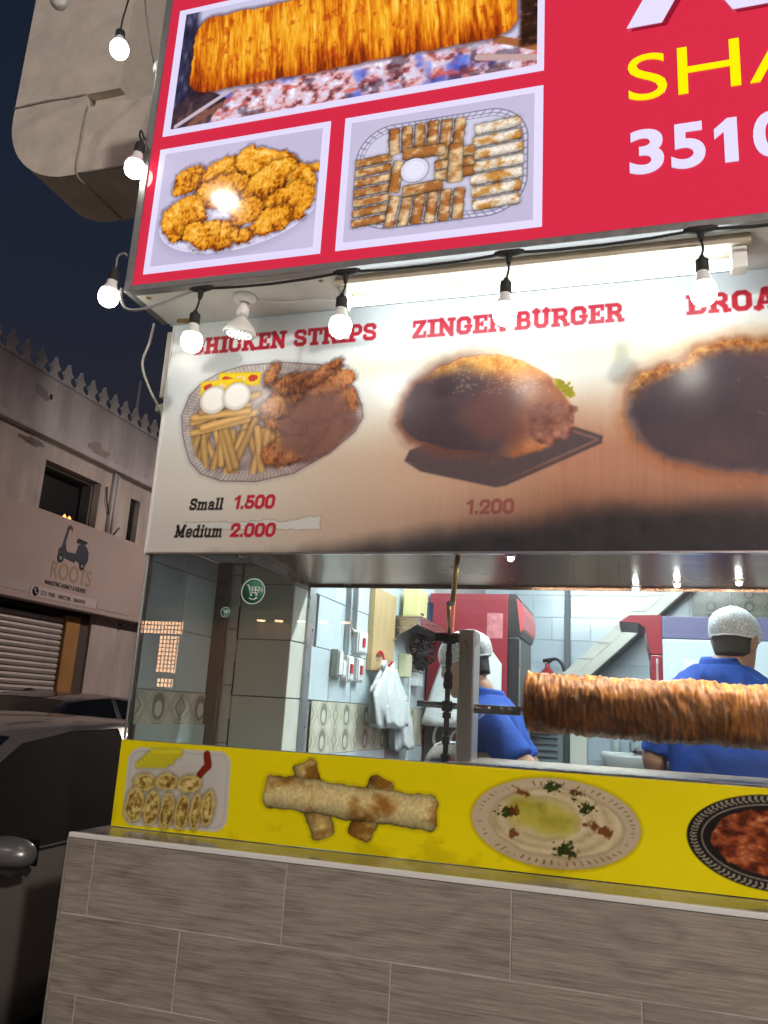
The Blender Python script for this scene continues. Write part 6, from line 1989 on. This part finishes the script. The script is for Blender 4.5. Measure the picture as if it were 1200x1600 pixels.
# ------------------------------------------------------------------ people
M_skin = mat('skin', (.36, .19, .12), .5, var=.06, vscale=12)
M_skin2 = mat('skin_tan', (.42, .24, .16), .5, var=.06, vscale=12)
M_polo = mat('blue_polo', (.012, .055, .29), .8, spec=.25, var=.18, vscale=7, bump=.9, bscale=11)
M_trouser = mat('dark_trousers', (.02, .02, .025), .8)
M_hair = mat('dark_hair', (.012, .010, .009), .55, bump=.5, bscale=300)
M_glove = mat('clear_glove', (.66, .6, .58), .3, bump=.3, bscale=120)
def net_mat():
    m = bpy.data.materials.new('hairnet')
    m.use_nodes = True
    nt = m.node_tree
    nt.nodes.clear()
    out = nt.nodes.new('ShaderNodeOutputMaterial')
    tr = nt.nodes.new('ShaderNodeBsdfTransparent')
    df = nt.nodes.new('ShaderNodeBsdfDiffuse'); df.inputs[0].default_value = (.95, .97, .98, 1)
    tc = nt.nodes.new('ShaderNodeTexCoord')
    vo = nt.nodes.new('ShaderNodeTexVoronoi'); vo.feature = 'DISTANCE_TO_EDGE'; vo.inputs['Scale'].default_value = 130
    nt.links.new(tc.outputs['Object'], vo.inputs[0])
    r = nt.nodes.new('ShaderNodeMapRange')
    r.inputs[1].default_value = .04; r.inputs[2].default_value = .11; r.inputs[3].default_value = 1.0; r.inputs[4].default_value = .42
    nt.links.new(vo.outputs[0], r.inputs[0])
    mx = nt.nodes.new('ShaderNodeMixShader')
    nt.links.new(r.outputs[0], mx.inputs[0]); nt.links.new(tr.outputs[0], mx.inputs[1]); nt.links.new(df.outputs[0], mx.inputs[2])
    nt.links.new(mx.outputs[0], out.inputs[0])
    return m
M_net = net_mat()

def frame_of(o, yaw, pitch=0.0, roll=0.0):
    """returns function local(x right, y forward, z up) -> world; yaw 0 faces +y"""
    R = Euler((math.radians(pitch), math.radians(roll), math.radians(yaw)), 'XYZ').to_matrix()
    o = Vector(o)
    return lambda p: o + R @ Vector(p)

def ringe(c, rx, ry, fn, n=24, pw=2.3, tilt=0.0):
    out = []
    for k in range(n):
        a = 2 * math.pi * k / n
        ca, sa = math.cos(a), math.sin(a)
        x = rx * math.copysign(abs(ca) ** (2 / pw), ca)
        y = ry * math.copysign(abs(sa) ** (2 / pw), sa)
        out.append(fn((c[0] + x, c[1] + y, c[2] + tilt * y)))
    return out

def add_head(b, fn, s=1.0):
    """head in local frame, origin at centre of the skull, facing +y"""
    rows = []
    prof = [(-.128, .020, .030, .052), (-.120, .038, .048, .040), (-.105, .050, .066, .026), (-.085, .058, .078, .014), (-.06, .064, .086, .006), (-.03, .069, .092, .0), (0, .073, .097, -.004), (.03, .075, .099, -.006), (.06, .072, .096, -.008), (.085, .062, .084, -.010), (.105, .045, .062, -.012), (.117, .022, .03, -.012)]
    for z, rx, ry, oy in prof:
        rows.append(ringe((0, oy * s, z * s), rx * s, ry * s, fn, 24, 2.15))
    b.loft(rows)
    # nose, brow, lips, chin, ears
    b.loft([ringe((0, (.088 + d) * s, z * s), w * s, dep * s, fn, 10, 2) for z, w, dep, d in ((.022, .007, .010, .0), (.0, .009, .014, .006), (-.022, .014, .018, .012), (-.034, .013, .013, .008))])
    b.loft([ringe((0, .083 * s, z * s), w * s, .016 * s, fn, 12, 2.6) for z, w in ((.024, .05), (.033, .054), (.042, .05))])
    b.loft([ringe((0, .088 * s, z * s), w * s, .012 * s, fn, 12, 2.2) for z, w in ((-.072, .014), (-.064, .022), (-.058, .024), (-.050, .02))])
    for sg in (-1, 1):
        b.loft([ringe((sg * (.076 + e) * s, (-.012 - .3 * e) * s, z * s), .007 * s, w * s, fn, 10, 2) for z, w, e in ((-.034, .010, .0), (-.02, .016, .004), (.0, .020, .008), (.016, .021, .010), (.028, .014, .008))])

def add_eyes(fn, parent, s=1.0):
    for sg in (-1, 1):
        q = MB(); q.ball(fn((sg * .031 * s, .083 * s, .006 * s)), .0115 * s, 12); e = q.build('eye', mat('eye_white', (.7, .68, .66), .25), parent)
        q = MB(); q.ball(fn((sg * .031 * s, .0925 * s, .006 * s)), .0052 * s, 8); q.build('iris', M_hair, e)
        q = MB(); q.loft([ringe((sg * .031 * s + d, (.094 - abs(d) * .25) * s, (.030 - abs(d) * .12) * s), .004, .005, fn, 8, 2) for d in (-.02, -.01, 0, .01, .02)]); q.build('eyebrow', M_hair, parent)

def add_hand(b, wrist, direc, palm_n, s=1.0, curl=28, left=1):
    """palm + four fingers + thumb, from the wrist along direc"""
    d = Vector(direc).normalized(); n = Vector(palm_n); n = (n - d * n.dot(d)).normalized(); u = d.cross(n) * left
    w = Vector(wrist)
    def fn(p):
        return w + u * p[0] * s + d * p[1] * s + n * p[2] * s
    b.loft([[fn((rx * math.cos(a), y, rz * math.sin(a))) for a in np.linspace(0, 2 * math.pi, 13)[:-1]] for y, rx, rz in ((-.01, .024, .019), (.02, .034, .018), (.055, .041, .016), (.085, .042, .014), (.096, .036, .010))])
    for x, ln, r in ((-.031, .062, .0082), (-.0105, .074, .009), (.0105, .07, .009), (.031, .055, .008)):
        p = Vector((x, .085, 0)); a = 0.12; pts = [fn(p)]; rr_ = [r * 1.1]
        for seg in (.45, .32, .23):
            a += math.radians(curl)
            p = p + Vector((x * .06, math.cos(a) * ln * seg, math.sin(a) * ln * seg))
            pts.append(fn(p)); rr_.append(r * (1 - .1 * len(pts) / 2))
        b.tube(pts, rr_, 8); b.ball(pts[-1], rr_[-1], 8)
    p = [fn((-.030, .015, .004)), fn((-.052, .040, .014)), fn((-.060, .066, .024)), fn((-.056, .088, .032))]
    b.tube(p, [.013, .012, .010, .0085], 8); b.ball(p[-1], .0085 * s, 8)

def person(label, base, yaw, height_fn, torso, head_o, head_rot, arms, skin, shirt, floor, gloves=False, net=True, vox=.009):
    """torso: rings (local centre, rx, ry, tilt) from hips to neck base in the body frame at base"""
    t = thing('person', label, 'person', (base[0], base[1], floor))
    fb = frame_of(base, yaw)
    fh = frame_of(head_o, *head_rot)
    # --- body: one continuous skin
    b = MB()
    b.loft([ringe(c, rx * .94, ry * .94, fb) for c, rx, ry in torso])
    neck_top = Vector(head_o) + (fh((0, -.018, -.075)) - fh((0, 0, 0)))
    nb = fb(torso[-1][0])
    b.tube([nb - Vector((0, 0, .04)), nb + (neck_top - nb) * .5, neck_top, neck_top + Vector((0, 0, .05))], [.066, .058, .056, .05], 16)
    add_head(b, fh)
    for arm in arms:
        sh, el, wr, hd, pn, lf = arm
        sh, el, wr = fb(sh), fb(el), fb(wr)
        b.tube(smooth_path([sh, (sh + el) / 2, el, (el + wr) / 2, wr], 4), [.056] * 4 + [.050] * 4 + [.042] * 4 + [.037, .034, .031, .029, .027], 14)
        R3 = Euler((0, 0, math.radians(yaw))).to_matrix()
        if not gloves:
            add_hand(b, wr, R3 @ Vector(hd), R3 @ Vector(pn), 1.0, 26, lf)
    hip = torso[0][0]
    for sg in (-1, 1):
        p = [fb((hip[0] + sg * .085, hip[1], hip[2] + .03)), fb((hip[0] + sg * .10, hip[1] + .02, (hip[2] + base[2] * 0 + floor - base[2]) / 2)), fb((hip[0] + sg * .105, hip[1], floor - base[2] + .06))]
        b.tube(smooth_path(p, 4), [.085, .082, .078, .07, .062, .058, .052, .046, .042], 14)
        b.loft([ringe((hip[0] + sg * .105, hip[1] + oy, floor - base[2] + z), rx, ry, fb, 14, 2.4) for z, rx, ry, oy in ((.0, .042, .12, .06), (.03, .045, .125, .06), (.06, .04, .08, .03), (.09, .036, .045, 0))])
    body = b.build('body', skin, t)
    remesh(body, vox, 3)
    add_eyes(fh, t)
    # --- trousers
    b = MB()
    b.loft([ringe(c, rx * 1.02, ry * 1.02, fb) for c, rx, ry in torso[:2]])
    for sg in (-1, 1):
        p = [fb((hip[0] + sg * .085, hip[1], hip[2] + .05)), fb((hip[0] + sg * .10, hip[1] + .02, (hip[2] + floor - base[2]) / 2)), fb((hip[0] + sg * .105, hip[1], floor - base[2] + .09))]
        b.tube(smooth_path(p, 4), [.10, .098, .095, .09, .082, .078, .072, .068, .066], 14)
    remesh(b.build('trousers', M_trouser, t), .014, 3)
    # --- polo shirt: torso, sleeves, collar
    b = MB()
    b.loft([ringe(c, rx * 1.03 + .006, ry * 1.03 + .006, fb, 28) for c, rx, ry in torso[1:]])
    for arm in arms:
        sh, el = fb(arm[0]), fb(arm[1])
        end = sh + (el - sh) * .80
        b.tube(smooth_path([sh, (sh + end) / 2, end], 5), [.076, .075, .074, .072, .071, .070, .070, .069, .069, .070, .071], 16)
    sh_o = b.build('polo_shirt', shirt, t)
    remesh(sh_o, .010, 5)
    # cloth folds: long creases that run down and across the back
    from mathutils import noise
    me = sh_o.data
    nrm = [v.normal.copy() for v in me.vertices]
    for v, nv in zip(me.vertices, nrm):
        p = v.co
        f = noise.noise(Vector((p.x * 9 + p.z * 4, p.y * 9, p.z * 3.2 + base[0] * 7)))
        g_ = noise.noise(Vector((p.x * 24 + p.z * 12, p.y * 24, p.z * 9 + 5)))
        v.co = p + nv * (.010 * (1 - abs(f) * 2.4) + .0035 * g_ - .002)
    me.update()
    top = torso[-1][0]
    b = MB()
    b.loft([ringe((top[0], top[1] - .004, top[2] + z), r, r * 1.02, fb, 24, 2.0, .12) for z, r in ((-.035, .074), (.0, .070), (.028, .067), (.034, .069), (.024, .075), (-.012, .088), (-.018, .092))], caps=False)
    b.build('collar', shirt, sh_o)
    # --- hair and net
    b = MB()
    rows = []
    for z, rx, ry, oy in ((-.062, .050, .040, -.055), (-.045, .0655, .060, -.036), (-.02, .071, .076, -.024), (.01, .0765, .090, -.014), (.04, .078, .098, -.010), (.07, .0735, .093, -.011), (.095, .06, .076, -.013), (.115, .035, .045, -.013), (.122, .01, .014, -.013)):
        rows.append(ringe((0, oy, z), rx, ry, fh, 26, 2.15))
    b.loft(rows); b.build('hair', M_hair, t)
    if net:
        b = MB(); rows = []
        rs = random.Random(int(abs(base[0]) * 100) + 3)
        for i, (z, rx, ry, oy) in enumerate(((.012, .082, .103, -.010), (.020, .086, .108, -.010), (.032, .089, .113, -.011), (.055, .090, .114, -.013), (.08, .084, .108, -.015), (.105, .070, .090, -.016), (.126, .048, .062, -.017), (.139, .022, .03, -.017), (.141, .004, .006, -.017))):
            r = ringe((0, oy, z), rx, ry, fh, 44, 2.1)
            cc = fh((0, oy, z))
            r = [cc + (Vector(p) - cc) * (1.02 + .03 * math.sin(11 * k / 44 * 6.28 + i * .5) + rs.uniform(-.02, .02)) for k, p in enumerate(r)]
            rows.append(r)
        b.loft(rows, caps=False); b.build('hairnet', M_net, t)
        b = MB(); pth = [Vector(p) for p in rows[0]]; pth = pth + [pth[0]]
        b.tube(pth, .0035, 6, caps=False); b.build('hairnet_band', mat('net_band', (.8, .8, .8), .8), t)
    if gloves:
        for arm in arms:
            R3 = Euler((0, 0, math.radians(yaw))).to_matrix()
            b = MB(); wr, el = fb(arm[2]), fb(arm[1])
            b.tube([wr + (el - wr).normalized() * .05, wr + (el - wr).normalized() * .02, wr], [.036, .032, .030], 12)
            add_hand(b, wr, R3 @ Vector(arm[3]), R3 @ Vector(arm[4]), 1.02, 24, arm[5])
            remesh(b.build('glove', M_glove, t), .0045, 2)
    return t

FL = .201
# left man: profile, facing -x, bent slightly over his work
TORSO1 = [((0, -.03, -.55), .165, .115), ((0, -.035, -.42), .165, .118), ((0, -.03, -.28), .165, .122), ((0, -.01, -.14), .178, .125), ((0, .012, -.03), .195, .122), ((0, .03, .045), .185, .110), ((0, .045, .085), .135, .092), ((0, .055, .115), .085, .078)]
person('man in blue polo and hairnet seen in profile behind the grill post', (-.545, .99, 1.47), 90, None, TORSO1, (-.690, .985, 1.715), (90, -16, 0),
       [((-.20, .02, .03), (-.25, -.15, -.165), (-.13, .15, -.105), (.05, 1, -.12), (.5, 0, -.9), 1), ((.20, .02, .03), (.25, -.10, -.18), (.10, .16, -.10), (-.05, 1, .02), (-.5, 0, -.9), -1)], M_skin2, M_polo, FL, gloves=True)
# right man: from behind, head turned a little to his right
TORSO2 = [((0, 0, -.60), .17, .12), ((0, 0, -.45), .172, .122), ((0, 0, -.28), .178, .125), ((0, 0, -.14), .198, .128), ((0, 0, -.04), .215, .124), ((0, 0, .035), .200, .108), ((0, 0, .085), .140, .090), ((.0, .01, .125), .086, .076)]
person('man in blue polo and white hairnet seen from behind, right of the spit', (.315, .98, 1.62), -10, None, TORSO2, (.378, 1.02, 1.838), (-28, -6, 0),
       [((-.215, 0, .0), (-.255, .02, -.27), (-.17, .22, -.32), (.2, 1, 0), (.5, 0, -.8), -1), ((.215, 0, .0), (.262, .05, -.26), (.16, .26, -.28), (-.2, 1, 0), (-.5, 0, -.8), 1)], M_skin, M_polo, FL)
# far passer-by at the shutter
TORSO3 = [((0, 0, -.58), .16, .11), ((0, 0, -.45), .16, .112), ((0, 0, -.28), .165, .115), ((0, 0, -.14), .185, .12), ((0, 0, -.04), .20, .118), ((0, 0, .035), .185, .105), ((0, 0, .08), .13, .088), ((0, .01, .115), .08, .072)]
M_tee = mat('black_shirt', (.02, .018, .02), .8)
pf = person('person in dark clothes at the roller shutter across the street', (-7.2, 6.12, 1.22), -80, None, TORSO3, (-7.18, 6.13, 1.42), (-60, 0, 0),
       [((-.20, 0, .0), (-.235, .02, -.25), (-.20, .12, -.46), (0, .3, -1), (.6, 0, 0), -1), ((.20, 0, .0), (.24, .06, -.2), (.18, .30, -.06), (0, 1, .4), (-.5, 0, .6), 1)], M_skin, M_tee, .145, net=False, vox=.014)
q = MB(); q.box(-6.86, -6.852, 6.26, 6.33, 1.22, 1.36, .003)
ph_ = thing('mobile_phone', 'bright phone held by the person at the shutter', 'phone', (-6.86, 6.3, 1.22))
q.build('body', M_black, ph_)
q = MB(); q.box(-6.8515, -6.851, 6.265, 6.325, 1.24, 1.35); q.build('screen', emat('phone_glow', (.7, .85, 1), 1.5), ph_)
